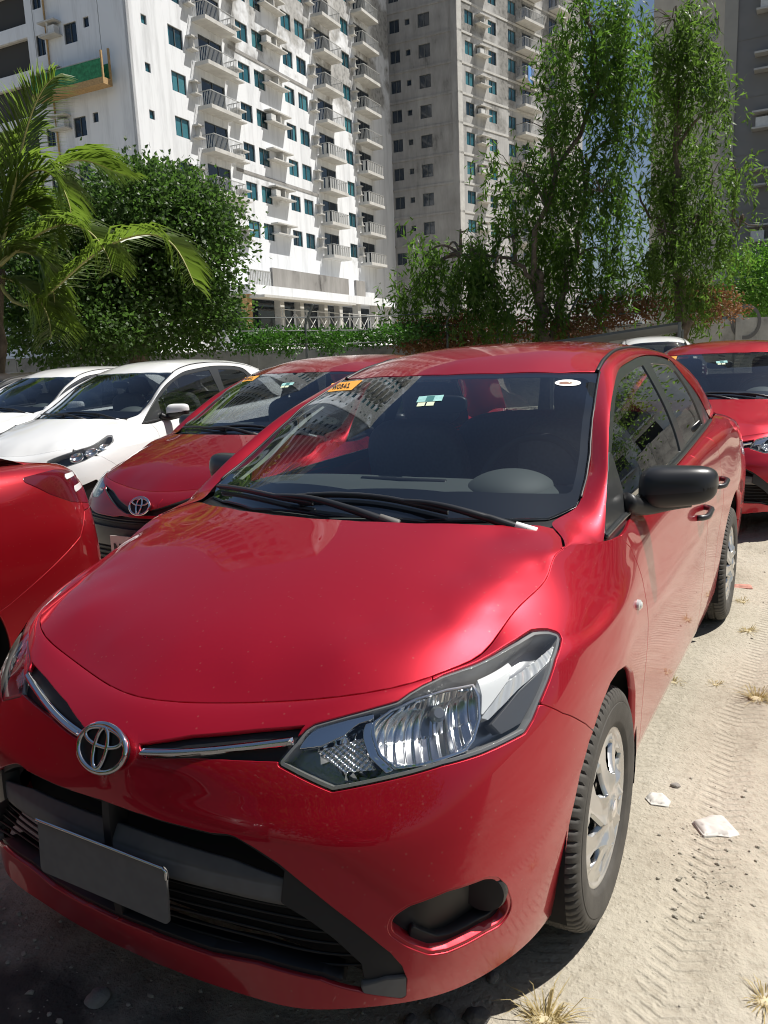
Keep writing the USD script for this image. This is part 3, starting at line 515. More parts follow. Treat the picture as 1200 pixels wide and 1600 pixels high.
def balcony(face, t0, t1, z, out, solid=False):
    b = fbox(face, (t0, z - .28, 0), (t1, z, out)).put("balcony", SLAB, tower)
    r = MB(); y = out - .06
    if solid:
        n = max(int((t1 - t0) / .42), 3)
        for i in range(n): fbox(face, (t0 + .05 + i * (t1 - t0 - .1) / n, z, y - .05), (t0 + .05 + (i + .62) * (t1 - t0 - .1) / n, z + .92, y), r)
        for i in range(2): fbox(face, (t0 + .02, z, .15 + i * .5), (t0 + .07, z + .92, .45 + i * .5), r)
    else:
        n = int((t1 - t0) / .16)
        for i in range(n + 1):
            t = t0 + .06 + i * (t1 - t0 - .12) / n; fbox(face, (t - .012, z, y - .012), (t + .012, z + .95, y + .012), r)
        for i in range(int(out / .16)):
            for t in (t0 + .06, t1 - .06): fbox(face, (t - .012, z, .1 + i * .16), (t + .012, z + .95, .124 + i * .16), r)
    fbox(face, (t0 + .03, z + .95, y - .03), (t1 - .03, z + 1.0, y + .03), r)
    for t in (t0 + .06, t1 - .06): fbox(face, (t - .03, z + .95, 0), (t + .03, z + 1.0, y - .03), r)
    r.put("railing", RAIL, b)


def ledge(face, t0, t1, z, out=.7, ac=True):
    l = fbox(face, (t0, z - .10, 0), (t1, z, out)); fbox(face, (t0, z - .95, 0), (t1, z - .85, out), l); fbox(face, ((t0 + t1) / 2 - .07, z - .85, 0), ((t0 + t1) / 2 + .07, z - .10, out - .1), l)
    p_ = l.put("aircon_ledge", SLAB, tower)
    if ac: fbox(face, (t0 + .15, z - .85, .12), (t0 + .85, z - .35, out - .12)).put("aircon", ACWHITE, p_)


for k in FLOORS:
    z = T0 + k * DZ - 1.75
    for t0, t1 in ((6.9, 10.6), (24.4, 27.9), (32.4, 36.2)):
        if k > -1 or t0 > 20: balcony(FB, t0, t1, z, 1.25, solid=(k < 3 and t0 > 20))
    for t0, t1 in ((10.5, 17.0), (17.6, 25.0)): balcony(FB2, t0 + .4, t0 + 4.4, z, 1.3)
    ledge(FB, 15.7, 18.9, T0 + k * DZ + .15, .75, k % 2 == 0); ledge(FB, 6.0, 6.75, T0 + k * DZ - .2, .55, False); ledge(FB, 23.4, 24.3, T0 + k * DZ - .2, .55, False); ledge(FB, 31.9, 32.5, T0 + k * DZ - .2, .55, False); ledge(FB, 11.0, 12.3, T0 + k * DZ - .9, .6, k % 3 == 1)
    ledge(FA, 5.9, 7.5, T0 + k * DZ, .7, k % 2 == 1); ledge(FB2, 3.2, 5.2, T0 + k * DZ - .1, .7, k % 2 == 0)
pipe = MB(); pipe.tube([FA.p(7.3, z, .12) for z in (2, 30, ZT)], .07, 6).put("drain_pipe", TIMBER, tower)
# podium
pod = MB(); fbox(FB, (7.4, 0, 0), (33.5, 4.3, 3.2), pod); fbox(FB, (7.4, 6.9, 0), (33.5, 7.65, 3.2), pod); pod.put("podium", WALLW, tower)
fbox(FB, (7.6, 4.3, .02), (33.4, 6.9, .2)).put("podium_glass", DARKGLASS, tower)
fbox(FB, (10.6, 7.65, 2.95), (23.4, 9.1, 3.2)).put("parapet", CONC, tower); fbox(FB, (24.9, 7.65, 2.95), (26.8, 9.1, 3.2)).put("parapet", CONC, tower)
for t in (7.6, 12.2, 15.3, 19.4, 22.2, 25.9, 29.6, 32.8): fbox(FB, (t - .3, 4.3, 2.3), (t + .3, 6.9, 2.9)).put("podium_column", SLAB if t > 8 else TIMBER, tower)
r_ = MB()
for i in range(14): fbox(FB, (7.5 + i * .23, 7.65, 3.0), (7.58 + i * .23, 8.7, 3.08), r_)
fbox(FB, (7.4, 8.7, 2.97), (10.5, 8.78, 3.1), r_); r_.put("podium_railing", RAIL, tower)
fbox(FB, (7.2, 6.55, 3.2), (22.0, 6.75, 4.6)).put("canopy", SLAB, tower)
sc = thing("scaffold", "steel scaffold frames with cross braces standing along the tower's podium", "scaffold")
for i in range(9):
    t = 10.6 + i * 1.9; s_ = MB()
    for dt in (0, 1.75): MB().tube([FB.p(t + dt, 3.4, 3.9), FB.p(t + dt, 5.9, 3.9)], .035, 5).put("scaffold_leg", RAIL, sc)
    MB().tube([FB.p(t, 3.9, 3.9), FB.p(t + 1.75, 5.5, 3.9)], .03, 5).tube([FB.p(t, 5.5, 3.95), FB.p(t + 1.75, 3.9, 3.95)], .03, 5).put("cross_brace", RAIL, sc); MB().tube([FB.p(t - .1, 5.8, 3.9), FB.p(t + 1.85, 5.8, 3.9)], .035, 5).put("top_rail", RAIL, sc)
# gondola on the shaded side
gd = thing("window_gondola", "green netted work platform hanging on the shaded white wall", "platform")
fbox(FA, (1.3, 20.35, .5), (8.0, 20.75, 1.35)).put("deck", TIMBER, gd)
for nm, a, b in (("front_net", (1.4, 20.75, 1.30), (8.0, 21.9, 1.34)), ("back_net", (1.4, 20.75, .52), (8.0, 21.8, .56)), ("end_net", (7.9, 20.75, .56), (7.94, 21.8, 1.3))): fbox(FA, a, b).put(nm, GREENNET, gd)
fbox(FA, (1.3, 20.75, .5), (1.42, 22.7, .62)).put("end_post", TIMBER, gd); fbox(FA, (1.3, 20.75, 1.2), (1.42, 22.4, 1.32)).put("end_post", TIMBER, gd)
MB().tube([FA.p(1.5, 21.95, 1.32), FA.p(8, 21.95, 1.32)], .03, 5).put("guard_rail", RAIL, gd)
for t in (1.6, 7.6): MB().tube([FA.p(t, 21.9, .9), FA.p(t, ZT, .9)], .02, 4).put("cable", FRAMEM, gd)
for k, (t, z, m_) in enumerate(((26.0, T0 + DZ * 6 - 1.0, plain("blue_cloth", (.10, .25, .55), .9)),)):
    cl = MB(); cl.add(FB2.p(11.4, T0 + 6 * DZ - .65, 1.38) + np.array([[0, 0, 0], [0, 0, -1.6], [.1, 1.6, -1.9], [.1, 1.6, -.1]]), [[0, 1, 2, 3]]); c_ = cl.put("hanging_cloth", m_, None, label="blue cloth draped over a high balcony railing of the concrete wing", cat="cloth")

# ---------------------------------------------------------------- grey tower on the right, far white block
gt = thing("grey_tower", "shaded grey tower with small aircon ledges at the right edge", "building")
RC = np.array([-5.25, 50.5, 0]); d_l = np.array([-6.05, 8.4, 0]) / math.hypot(6.05, 8.4); a_r = math.radians(88.0); d_r = np.array([math.sin(a_r), math.cos(a_r), 0])
FR = Face(RC, d_r, np.array([d_r[1], -d_r[0], 0])); FL = Face(RC, d_l, np.array([d_l[1], -d_l[0], 0]) * (1 if d_l[1] * -1 < 0 and False else -1))
hr, wr_ = [], []
for k in range(-4, 14):
    T = 11.2 + k * 3.03
    for t0 in (3.0, 7.6): hr.append((t0, T - 1.9, t0 + 1.4, T - .55)); wr_.append((t0, t0 + 1.4, T - .55))
holed_wall(FR, 0, 14, 0, 52, hr).put("front_wall", GREYTOWER, gt); holed_wall(FL, 0, 9.8, 0, 52, []).put("side_wall", BEIGETOWER, gt); fbox(FR, (-.25, 0, -.5), (.45, 52, .08)).put("corner_column", BEIGETOWER, gt)
for t0, t1, top in wr_:
    if top < 1: continue
    w_ = fbox(FR, (t0, top - 1.35, -.2), (t1, top - 1.30, -.1)); fbox(FR, (t0, top - .05, -.2), (t1, top, -.1), w_); fbox(FR, ((t0 + t1) / 2 - .03, top - 1.3, -.2), ((t0 + t1) / 2 + .03, top - .05, -.1), w_); wn = w_.put("window", FRAMEM, gt)
    MB().add(FR([(t0, top - 1.35, -.18), (t1, top - 1.35, -.18), (t1, top, -.18), (t0, top, -.18)]), [[0, 1, 2, 3]]).put("pane", DARKGLASS, wn)
for k in range(-3, 14):
    T = 11.2 + k * 3.03
    for t0 in (1.4, 6.0):
        l_ = fbox(FR, (t0, T - .1, 0), (t0 + 1.5, T, .7)); fbox(FR, (t0, T - .95, 0), (t0 + 1.5, T - .85, .7), l_); p_ = l_.put("aircon_ledge", SLAB, gt)
        if k % 2: fbox(FR, (t0 + .2, T - .85, .1), (t0 + .9, T - .35, .6)).put("aircon", ACWHITE, p_)
    fbox(FR, (.45, T + .9, 0), (14, T + .95, .03)).put("floor_band", GREYTOWER, gt)
for k in range(-3, 14):
    T = 11.2 + k * 3.03; fbox(FL, (1.2, T - 1.4, 0), (3.0, T - .2, .02)).put("side_window", DARKGLASS, gt)
fw = thing("distant_white_block", "small white apartment block far behind the trees, under the strip of sky", "building")
o_ = at(925, 490, 150) * [1, 1, 0]; FW = Face(o_, np.array([.97, .24, 0]), np.array([.24, -.97, 0]))
fbox(FW, (0, 0, -8), (10, 13.0, 0)).put("wall", plain("far_white_wall", (.68, .70, .72), .8), fw)
for i in range(3):
    for j in range(4): fbox(FW, (1.0 + i * 3.1, 1.8 + j * 2.9, 0), (2.4 + i * 3.1, 3.2 + j * 2.9, .04)).put("window", TEALGLASS, fw)

sb = thing("side_block", "concrete apartment block out of the picture, mirrored in the nearest sedan's side windows", "building")
FS = Face(np.array([76.0, 44.0, 0]), np.array([-1.0, 0, 0]), np.array([0, -1.0, 0]))
hs = [(2 + i * 4.2, 2.2 + k * 3.0, 4.6 + i * 4.2, 4.4 + k * 3.0) for i in range(16) for k in range(8)]
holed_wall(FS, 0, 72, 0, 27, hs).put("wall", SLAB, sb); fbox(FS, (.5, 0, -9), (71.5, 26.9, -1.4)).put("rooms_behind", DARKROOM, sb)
for i in range(16):
    for k in range(8):
        fbox(FS, (1.6 + i * 4.2, 1.9 + k * 3.0, 0), (5.0 + i * 4.2, 2.1 + k * 3.0, 1.1), None).put("balcony", SLAB, sb); fbox(FS, (1.65 + i * 4.2, 2.1 + k * 3.0, 1.0), (4.95 + i * 4.2, 2.95 + k * 3.0, 1.06)).put("balcony_front", BALF if (i * 3 + k) % 4 else RAIL, sb)
# ---------------------------------------------------------------- perimeter wall, vines, lean-to
BLOCK = mat("block_wall", {"g": ("geometry", {}), "n": ("noise_texture", {"scale": 1.2, "detail": 7.0, "roughness": .7}), "r": ("rgb_ramp", {"ramp": [(.3, (.12, .12, .12)), (.5, (.27, .27, .265)), (.7, (.36, .36, .35))]}), "p": ("principled_bsdf", {"roughness": .9})}, [("g.position", "n.vector"), ("n.fac", "r.fac"), ("r.color", "p.base_color")], "p.BSDF")
BARK = plain("bark", (.13, .10, .075), .95, noise=.45, nscale=9, bump=.5, bscale=24)


def run_wall(name, label, A, B, h0, h1, th=.16, block=1.9):
    w = thing(name, label, "wall"); A, B = np.array([*A, 0.0]), np.array([*B, 0.0]); d = (B - A); L = np.linalg.norm(d); d /= L; nn = np.array([d[1], -d[0], 0]); F_ = Face(A, d, nn)
    n = max(int(L / block), 1)
    for i in range(n):
        a, b = i * L / n, (i + 1) * L / n - .012
        ha = h0 + (h1 - h0) * (i + .5) / n + .02 * math.sin(i * 3.1)
        rows = 3
        for j in range(rows): fbox(F_, (a, ha * j / rows + (.012 if j else -.1), -th), (b, ha * (j + 1) / rows, .004 * ((i + j) % 3))).put("wall_panel", BLOCK, w)
    for i in range(0, n + 1, 2): fbox(F_, (i * L / n - .11, -.1, -th - .03), (i * L / n + .11, h0 + (h1 - h0) * i / n + .12, .05)).put("wall_post", BLOCK, w)
    return F_, L


run_wall("boundary_wall", "low grey concrete wall below the green vine, behind the white cars", (-25, 5.5), (-7.3, 18.4), 1.9, 1.8)
WALL2 = run_wall("boundary_wall", "taller grey block wall at right, behind the red sedan's roof", (-7.3, 18.4), (9.0, 33.0), 2.05, 2.45)


Fw, Lw = WALL2; kk_ = at(1165, 503, 30) - CAM; tt_ = ((Fw.o - CAM) @ Fw.n) / (kk_ @ Fw.n); pc = CAM + kk_ * tt_; tc = (pc - Fw.o) @ Fw.e; zc = pc[2]
rg_ = Point(tc, zc).buffer(.50, 24).difference(Point(tc, zc).buffer(.40, 24)); gm_ = trimesh.creation.extrude_polygon(rg_, .004, engine="earcut"); gv_ = np.array(gm_.vertices)
put("painted_ring", (Fw(np.c_[gv_[:, :2], gv_[:, 2] + .014]), np.array(gm_.faces)), plain("faded_wall_paint_mark", (.10, .10, .105), .9), stage.GetPrimAtPath("/World/boundary_wall_001"))


def leaf_mat(name, cols, trans=.35, rough=.45):
    c = [tuple(x) for x in cols]
    return mat(name, {"g": ("geometry", {}), "r": ("rgb_ramp", {"ramp": c}), "p": ("principled_bsdf", {"roughness": rough, "specular_ior_level": .5}), "t": ("translucent_bsdf", {}), "hs": ("hsv", {"saturation": 1.08, "value": 2.1}), "m": ("mix_closure", {"fac": trans})},
               [("g.random_per_island", "r.fac"), ("r.color", "p.base_color"), ("r.color", "hs.color"), ("hs.color", "t.color"), ("p.BSDF", "m.closure1"), ("t.BSDF", "m.closure2")], "m.closure")


LEAF_DARK = leaf_mat("leaf_dark_green", [(.050, .095, .022), (.08, .15, .034), (.125, .205, .05), (.20, .28, .08)], .5)
LEAF_WEEP = leaf_mat("leaf_weeping", [(.060, .115, .02), (.11, .19, .032), (.18, .27, .048), (.29, .36, .07), (.42, .42, .11)], .6)
LEAF_OLIVE = leaf_mat("leaf_olive", [(.07, .12, .025), (.13, .19, .034), (.21, .26, .05), (.36, .33, .09), (.33, .16, .07)], .6)
LEAF_LIGHT = leaf_mat("leaf_light_green", [(.09, .19, .03), (.13, .26, .045), (.18, .32, .07)], .45)
LEAF_VINE = leaf_mat("leaf_vine", [(.04, .11, .015), (.07, .17, .025), (.12, .23, .05)])
LEAF_DRY = leaf_mat("leaf_dry", [(.17, .085, .04), (.28, .155, .075), (.38, .24, .125), (.14, .14, .045)], .25, .7)
PALM = leaf_mat("palm_leaflet", [(.10, .15, .028), (.15, .205, .036), (.22, .26, .055), (.36, .33, .11)], .5, .35)
PALMRIB = plain("palm_rib", (.36, .34, .12), .5)


def leaves(C, D, L, W, rg, cup=.18):
    """Leaf blades: centres C, hanging or pointing directions D, length L, width W (arrays); each two bent quads."""
    n = len(C); D = D / (np.linalg.norm(D, axis=1, keepdims=True) + 1e-9)
    r = rg.normal(size=(n, 3)); S = np.cross(D, r); S /= np.linalg.norm(S, axis=1, keepdims=True) + 1e-9; N = np.cross(S, D)
    L, W = np.reshape(L, (-1, 1)) * np.ones((n, 1)), np.reshape(W, (-1, 1)) * np.ones((n, 1))
    p0 = C; p1 = C + D * L * .45 + S * W * .5 + N * W * cup; p2 = C + D * L * .45 - S * W * .5 + N * W * cup; p3 = C + D * L; pm = C + D * L * .5 - N * W * cup * .4
    V = np.stack([p0, p1, p2, p3], 1).reshape(-1, 3); b = np.arange(n)[:, None] * 4
    return V, np.vstack([b + [0, 1, 2], b + [2, 1, 3]])


def blob_points(blobs, n, rg, shell=.55):
    w = np.array([b[1][0] * b[1][1] * b[1][2] for b in blobs]) ** (2 / 3); k = rg.choice(len(blobs), n, p=w / w.sum())
    u = rg.normal(size=(n, 3)); u /= np.linalg.norm(u, axis=1, keepdims=True); r = rg.random(n) ** (1 / 3); r = shell + (1 - shell) * r
    c = np.array([b[0] for b in blobs])[k]; s = np.array([b[1] for b in blobs])[k]
    return c + u * s * r[:, None], u


def pxblobs(items, rngd, sh=1.0):
    out = []
    for i, (px, py, rx, ry) in enumerate(items):
        d = rngd + (((i * 37) % 7) - 3) * .22; c = at(px, py, d); k = d / FPX
        out.append((c, (rx * k * sh, rx * k * .9 * sh, ry * k * sh)))
    return out


def trunk(mb, pts, r0, r1, n=10, wob=.06, seed=0):
    p = np.array(pts, float); cs = CubicSpline(np.linspace(0, 1, len(p)), p, axis=0)(np.linspace(0, 1, n)); g = np.random.default_rng(seed); cs[1:-1] += g.normal(size=(n - 2, 3)) * wob
    return mb.tube(cs, np.linspace(r0, r1, n), 9)


def weeping_tree(name, label, items, d, nstr, nleaf, base, limbs, leafmat, seed, group=None, dry=0):
    rg = np.random.default_rng(seed); bl = pxblobs(items, d, .86); t = thing(name, label, "tree", (0, 0, 0), 0, group)
    tm = MB()
    for pts, r0, r1 in limbs: trunk(tm, pts, r0, r1, 12, .05, seed)
    tm.put("trunk", BARK, t, True)
    cc, u = blob_points(bl, nstr // 9, rg, .30); kk = rg.integers(0, len(cc), nstr); top = cc[kk] + rg.normal(size=(nstr, 3)) * [.20, .20, .26]
    C, D, LL, WW = [], [], [], []
    tw = MB()
    for i in range(nstr):
        ln = rg.uniform(.35, 1.35); m = int(nleaf * ln); s = np.sort(rg.random(m)); sway = rg.normal(size=2) * .22
        axis = np.stack([sway[0] * s * ln, sway[1] * s * ln, -s * ln], 1) + top[i]
        C.append(axis + rg.normal(size=(m, 3)) * .035); dd = rg.normal(size=(m, 3)) * .70; dd[:, 2] -= .8; D.append(dd); LL.append(rg.uniform(.13, .25, m)); WW.append(rg.uniform(.030, .055, m))
    C, D, LL, WW = np.concatenate(C), np.concatenate(D), np.concatenate(LL), np.concatenate(WW)
    put("crown", leaves(C, D, LL, WW, rg), leafmat, t)
    c = np.array([b[0] for b in bl]); tb = MB(); spine = np.vstack([CubicSpline(np.linspace(0, 1, len(l[0])), np.array(l[0]), axis=0)(np.linspace(.35, 1, 20)) for l in limbs])
    for q in c:
        s0 = spine[np.argmin(np.linalg.norm((spine - q) * [1, 1, .7] + [0, 0, .5], axis=1))]; tb.tube(CubicSpline([0, .5, 1], np.array([s0, (s0 + q) / 2 + [0, 0, .25], q]), axis=0)(np.linspace(0, 1, 8)), np.linspace(.045, .015, 8), 6)
    for i in range(0, nstr, 9):
        q = c[np.argmin(np.linalg.norm(c - top[i], axis=1))]; tb.tube([q, (q + top[i]) / 2 + [0, 0, .12], top[i]], [.012, .008, .004], 4)
    tb.put("branches", BARK, t)
    return t


def broad_tree(name, label, items, d, n, size, limbs, leafmat, seed, cat="tree", clump=26, parts=("crown", "trunk"), spread=.34):
    rg = np.random.default_rng(seed); bl = pxblobs(items, d); t = thing(name, label, cat); tm = MB()
    for pts, r0, r1 in limbs: trunk(tm, pts, r0, r1, 10, .05, seed)
    if limbs: tm.put(parts[1], BARK, t, True)
    c, u = blob_points(bl, n // clump, rg, .40)
    C = np.repeat(c, clump, 0) + rg.normal(size=(len(c) * clump, 3)) * spread * np.array([1, 1, .55]); U = np.repeat(u, clump, 0) + rg.normal(size=C.shape) * .75; U[:, 2] -= .1
    put(parts[0], leaves(C, U, rg.uniform(.7, 1.3, len(C)) * size, rg.uniform(.45, .7, len(C)) * size, rg), leafmat, t)
    tb = MB(); base = np.array(limbs[0][0][-1]) if limbs else None
    if limbs:
        for b in bl: tb.tube(CubicSpline([0, .5, 1], np.array([base, (base + b[0]) / 2 + [0, 0, .3], b[0]]), axis=0)(np.linspace(0, 1, 8)), np.linspace(.06, .015, 8), 6)
        tb.put("branches", BARK, t)
    return t


G0 = lambda px, d: at(px, 560, d) * [1, 1, 0]
broad_tree("shade_tree", "big dense dark green tree behind the white cars at left", [(205, 330, 80, 62), (285, 395, 78, 85), (150, 400, 110, 85), (322, 485, 46, 56), (90, 430, 85, 90), (270, 318, 62, 42), (230, 480, 110, 70), (120, 500, 110, 60), (300, 345, 62, 55), (250, 290, 44, 28)], 19.0, 60000, .12,
           [([G0(215, 19), at(215, 500, 19), at(225, 440, 19)], .24, .15)], LEAF_DARK, 11, clump=30, spread=.27)
weeping_tree("weeping_tree", "tallest weeping tree, its thick trunk right behind the nearest sedan's roof", [(920, 40, 62, 80), (945, 150, 55, 80), (890, 90, 40, 70), (905, 235, 58, 60), (850, 200, 30, 40), (850, 300, 62, 60), (800, 265, 38, 42), (940, 300, 50, 70), (965, 220, 32, 80), (800, 370, 62, 56), (880, 400, 66, 60), (735, 405, 58, 36), (680, 432, 56, 26), (640, 455, 38, 16), (770, 440, 58, 34), (950, 395, 36, 62), (860, 470, 60, 30), (700, 390, 40, 26), (975, 90, 24, 70), (720, 362, 46, 34), (665, 400, 44, 34)], 20, 1350, 24, None,
             [([G0(850, 20), at(846, 500, 20), at(838, 425, 20)], .17, .11), ([at(852, 540, 20), at(880, 460, 20.2), at(905, 360, 20.2), at(915, 240, 20)], .09, .035), ([at(842, 470, 20), at(850, 330, 19.8), at(930, 150, 20), at(935, 20, 20)], .08, .025), ([at(846, 460, 20), at(800, 410, 19.8), at(720, 400, 19.8)], .07, .02)], LEAF_WEEP, 21)
weeping_tree("weeping_tree", "slimmer weeping tree with reddish dry twigs in front of the grey tower", [(1050, 30, 38, 60), (1085, 100, 40, 60), (1040, 150, 28, 70), (1075, 190, 46, 50), (1120, 175, 22, 44), (1060, 270, 46, 56), (1110, 280, 34, 42), (1040, 360, 40, 50), (1085, 350, 38, 40), (1065, 420, 48, 40), (1030, 430, 30, 40), (1150, 265, 22, 20), (1155, 358, 36, 12), (1070, 465, 40, 26), (1080, 20, 40, 40)], 21.5, 850, 22, None,
             [([G0(1066, 21.5), at(1066, 500, 21.5), at(1066, 440, 21.5)], .17, .12), ([at(1066, 440, 21.5), at(1050, 330, 21.5), at(1062, 180, 21.4), at(1056, 10, 21.5)], .10, .03), ([at(1058, 420, 21.5), at(1020, 340, 21.4), at(990, 290, 21.3)], .045, .02), ([at(1062, 380, 21.5), at(1110, 350, 21.5), at(1185, 352, 21.5)], .04, .012)], LEAF_OLIVE, 22)
rg = np.random.default_rng(5)
broad_tree("feathery_bush", "bright green feathery bush over the block wall at the right edge", [(1160, 445, 36, 36), (1190, 430, 36, 44), (1140, 468, 30, 16), (1185, 470, 40, 24), (1215, 450, 40, 50)], 33, 9000, .13, [([G0(1170, 33), at(1170, 500, 33), at(1172, 465, 33)], .08, .04)], LEAF_LIGHT, 31, "bush", 26, spread=.22)
broad_tree("green_vine", "leafy green vine spilling over the low concrete wall", [(420, 530, 34, 10), (470, 529, 36, 8), (520, 528, 36, 8), (570, 527, 36, 8), (615, 522, 34, 9), (660, 516, 30, 12), (450, 534, 16, 16), (520, 532, 14, 16), (395, 530, 26, 18)], 19.5, 9000, .085, [], LEAF_VINE, 32, "vine", 20, ("foliage", "stem"), .13)
broad_tree("dried_vine", "brown dried vine on the wall left of the thick tree trunk", [(650, 525, 30, 18), (700, 520, 34, 24), (745, 512, 30, 26), (790, 520, 30, 24), (690, 538, 60, 12)], 20.5, 6500, .09, [], LEAF_DRY, 33, "vine", 20, ("foliage", "stem"), .16)
broad_tree("dried_vine", "brown dried vine heaped between the two weeping trees", [(905, 510, 40, 16), (940, 488, 34, 22), (975, 478, 30, 16), (890, 530, 46, 12), (860, 520, 36, 18), (1010, 482, 22, 12)], 21.0, 5200, .09, [], LEAF_DRY, 34, "vine", 20, ("foliage", "stem"), .16)
broad_tree("dried_vine", "brown dried vine on the block wall beside the slim tree", [(1110, 470, 28, 14), (1095, 490, 28, 12), (1130, 486, 24, 10), (1080, 450, 26, 14)], 23.0, 3000, .09, [], LEAF_DRY, 35, "vine", 20, ("foliage", "stem"), .16)
def back_tree(x, y, label, seed, m=420, k=1.0):
    g = np.random.default_rng(seed); t = thing("roadside_tree", label, "tree"); c = np.array([[x + g.normal() * 2.2, y + g.normal() * 1.5, 2.2 + 5.5 * g.random()] for _ in range(14)])
    C = np.repeat(c, m, 0) + g.normal(size=(14 * m, 3)) * [1.3 * k, 1.1 * k, 1.0]; C[:, 2] = np.maximum(C[:, 2], .4)
    put("crown", leaves(C, g.normal(size=C.shape), g.uniform(.25, .5, len(C)) * k * k, g.uniform(.15, .3, len(C)) * k * k, g), LEAF_DARK if k == 1 else LEAF_OLIVE, t); MB().tube([(x, y, 0), (x + .2, y, 3), (x, y, 6)], [.22, .18, .08], 8).put("trunk", BARK, t)


back_tree(5.6, 15.5, "leafy tree out of the picture to the right, past the grey tower", 81, 1100, .6)
for i, x in enumerate((-19, -13, -7, -1, 5, 11)): back_tree(x, -13 - (i % 2), "unseen tree added behind the camera to darken reflections, %s from the left" % ("first", "second", "third", "fourth", "fifth", "sixth")[i], 60 + i)  # added row, out of view, keeps the sedan's front reflections dark
SHEETR = plain("dark_sheet_roof", (.035, .045, .055), .5, noise=.3, nscale=2)
ro = thing("lean_to_roof", "dark sloping sheet roof with thin posts by the slim tree trunk", "shelter")
q = [at(862, 533, 17), at(1062, 503, 18.5), at(1066, 515, 20.5), at(870, 541, 19)]
v_ = np.array(q + [p_ - [0, 0, .05] for p_ in q]); put("roof_sheet", (v_, np.array([[0, 1, 2], [0, 2, 3], [4, 6, 5], [4, 7, 6], [0, 4, 5], [0, 5, 1], [1, 5, 6], [1, 6, 2], [2, 6, 7], [2, 7, 3], [3, 7, 4], [3, 4, 0]])), SHEETR, ro)
for p_ in q: MB().tube([p_ * [1, 1, 0], p_], .04, 6).put("post", FRAMEM, ro)
for i, (px, d) in enumerate(((700, 19.6), (480, 18.8), (888, 20.2), (778, 20.0))):
    b = G0(px, d); pl_ = MB().tube([b, b + [.0, 0, 2.3], b + [.25, .0, 2.75]], .03, 6).put("fence_pole", FRAMEM, None, label=["thin leaning fence pole in the dried vine left of the thick trunk", "thin fence pole standing in the green vine", "thin fence pole between the two weeping trees", "thin fence pole just left of the thick trunk"][i], cat="pole")
wire = MB()
for z in (1.9, 2.2, 2.5): wire.tube([G0(380, 18.6) + [0, 0, z], G0(560, 19.2) + [0, 0, z - .05], G0(720, 19.8) + [0, 0, z], G0(1000, 20.6) + [0, 0, z + .1]], .012, 4)
wire.put("fence_wire", FRAMEM, None, label="three thin wires strung along the top of the boundary wall", cat="wire")
# palm
pt = thing("coconut_palm", "coconut palm with long arching fronds at the left edge", "palm")
CR = at(-6, 420, 15.8); trunk(MB(), [G0(-14, 16.2), at(-8, 520, 16.0), CR], .17, .14, 10, .02, 3).put("trunk", BARK, pt, True)
FR_ = [[(-6, 420), (20, 300), (45, 190), (85, 120)], [(-6, 420), (30, 330), (95, 258), (150, 255), (205, 275)], [(-6, 420), (10, 330), (50, 268), (92, 285), (112, 345)], [(-6, 430), (60, 470), (140, 402), (225, 366), (275, 388), (304, 445)], [(-6, 420), (-20, 300), (5, 225), (40, 205)], [(-6, 420), (40, 380), (100, 350), (150, 372), (175, 425)],
       [(-6, 430), (25, 440), (62, 470), (80, 530)], [(-6, 420), (-40, 350), (-90, 330), (-130, 370)], [(-6, 420), (-2, 360), (28, 322), (66, 335), (90, 385)], [(-6, 425), (10, 400), (45, 395), (75, 430), (85, 480)], [(-6, 425), (-30, 440), (-60, 480), (-70, 540)], [(-6, 420), (-10, 340), (-20, 260), (-50, 200)]]
rg = np.random.default_rng(77)
for fi, pts in enumerate(FR_):
    n = len(pts); dd = 15.8 + 1.2 * np.linspace(0, [-.8, .5, -.5, -1.2, .6, -.9, -.6, .3, .2, -.3, .4, .8][fi], n)
    q = np.array([at(px, py, d) for (px, py), d in zip(pts, dd)]); cs = CubicSpline(np.linspace(0, 1, n), q, axis=0); s = np.linspace(0, 1, 24); rib = cs(s)
    fp = MB().tube(rib, np.linspace(.036, .007, 24), 6).put("frond", PALMRIB, pt, True)
    m = 100; ss = np.linspace(.12, .995, m); p = cs(ss); t_ = cs(ss, 1); t_ /= np.linalg.norm(t_, axis=1, keepdims=True); sd = np.cross(t_, UP); sd /= np.linalg.norm(sd, axis=1, keepdims=True) + 1e-9
    V, F = [], []; nn = 0
    for sg_ in (-1, 1):
        ln = 1.5 * (.30 + .42 * np.sin(np.clip(ss * 1.08, 0, 1) * math.pi) ** .7) * rg.uniform(.85, 1.1, m) * 1.0; w = .019
        d1 = sd * sg_ * .75 + t_ * .62 + UP * .10 + rg.normal(size=(m, 3)) * .06; d1 /= np.linalg.norm(d1, axis=1, keepdims=True)
        d2 = d1 * .75 + np.array([0, 0, -.45]) + t_ * .12; d2 /= np.linalg.norm(d2, axis=1, keepdims=True)
        wd = np.cross(d1, UP * .3 + sd * sg_ * .2 + t_); wd /= np.linalg.norm(wd, axis=1, keepdims=True) + 1e-9
        a, b, c = p, p + d1 * ln[:, None] * .5, p + d1 * ln[:, None] * .5 + d2 * ln[:, None] * .5
        v = np.stack([a - wd * w * .5, a + wd * w * .5, b - wd * w, b + wd * w, c], 1).reshape(-1, 3); k = np.arange(m)[:, None] * 5 + nn
        V.append(v); F.append(np.vstack([k + [0, 1, 3], k + [0, 3, 2], k + [2, 3, 4]])); nn += len(v)
    put("leaflets", (np.concatenate(V), np.concatenate(F)), PALM, fp)

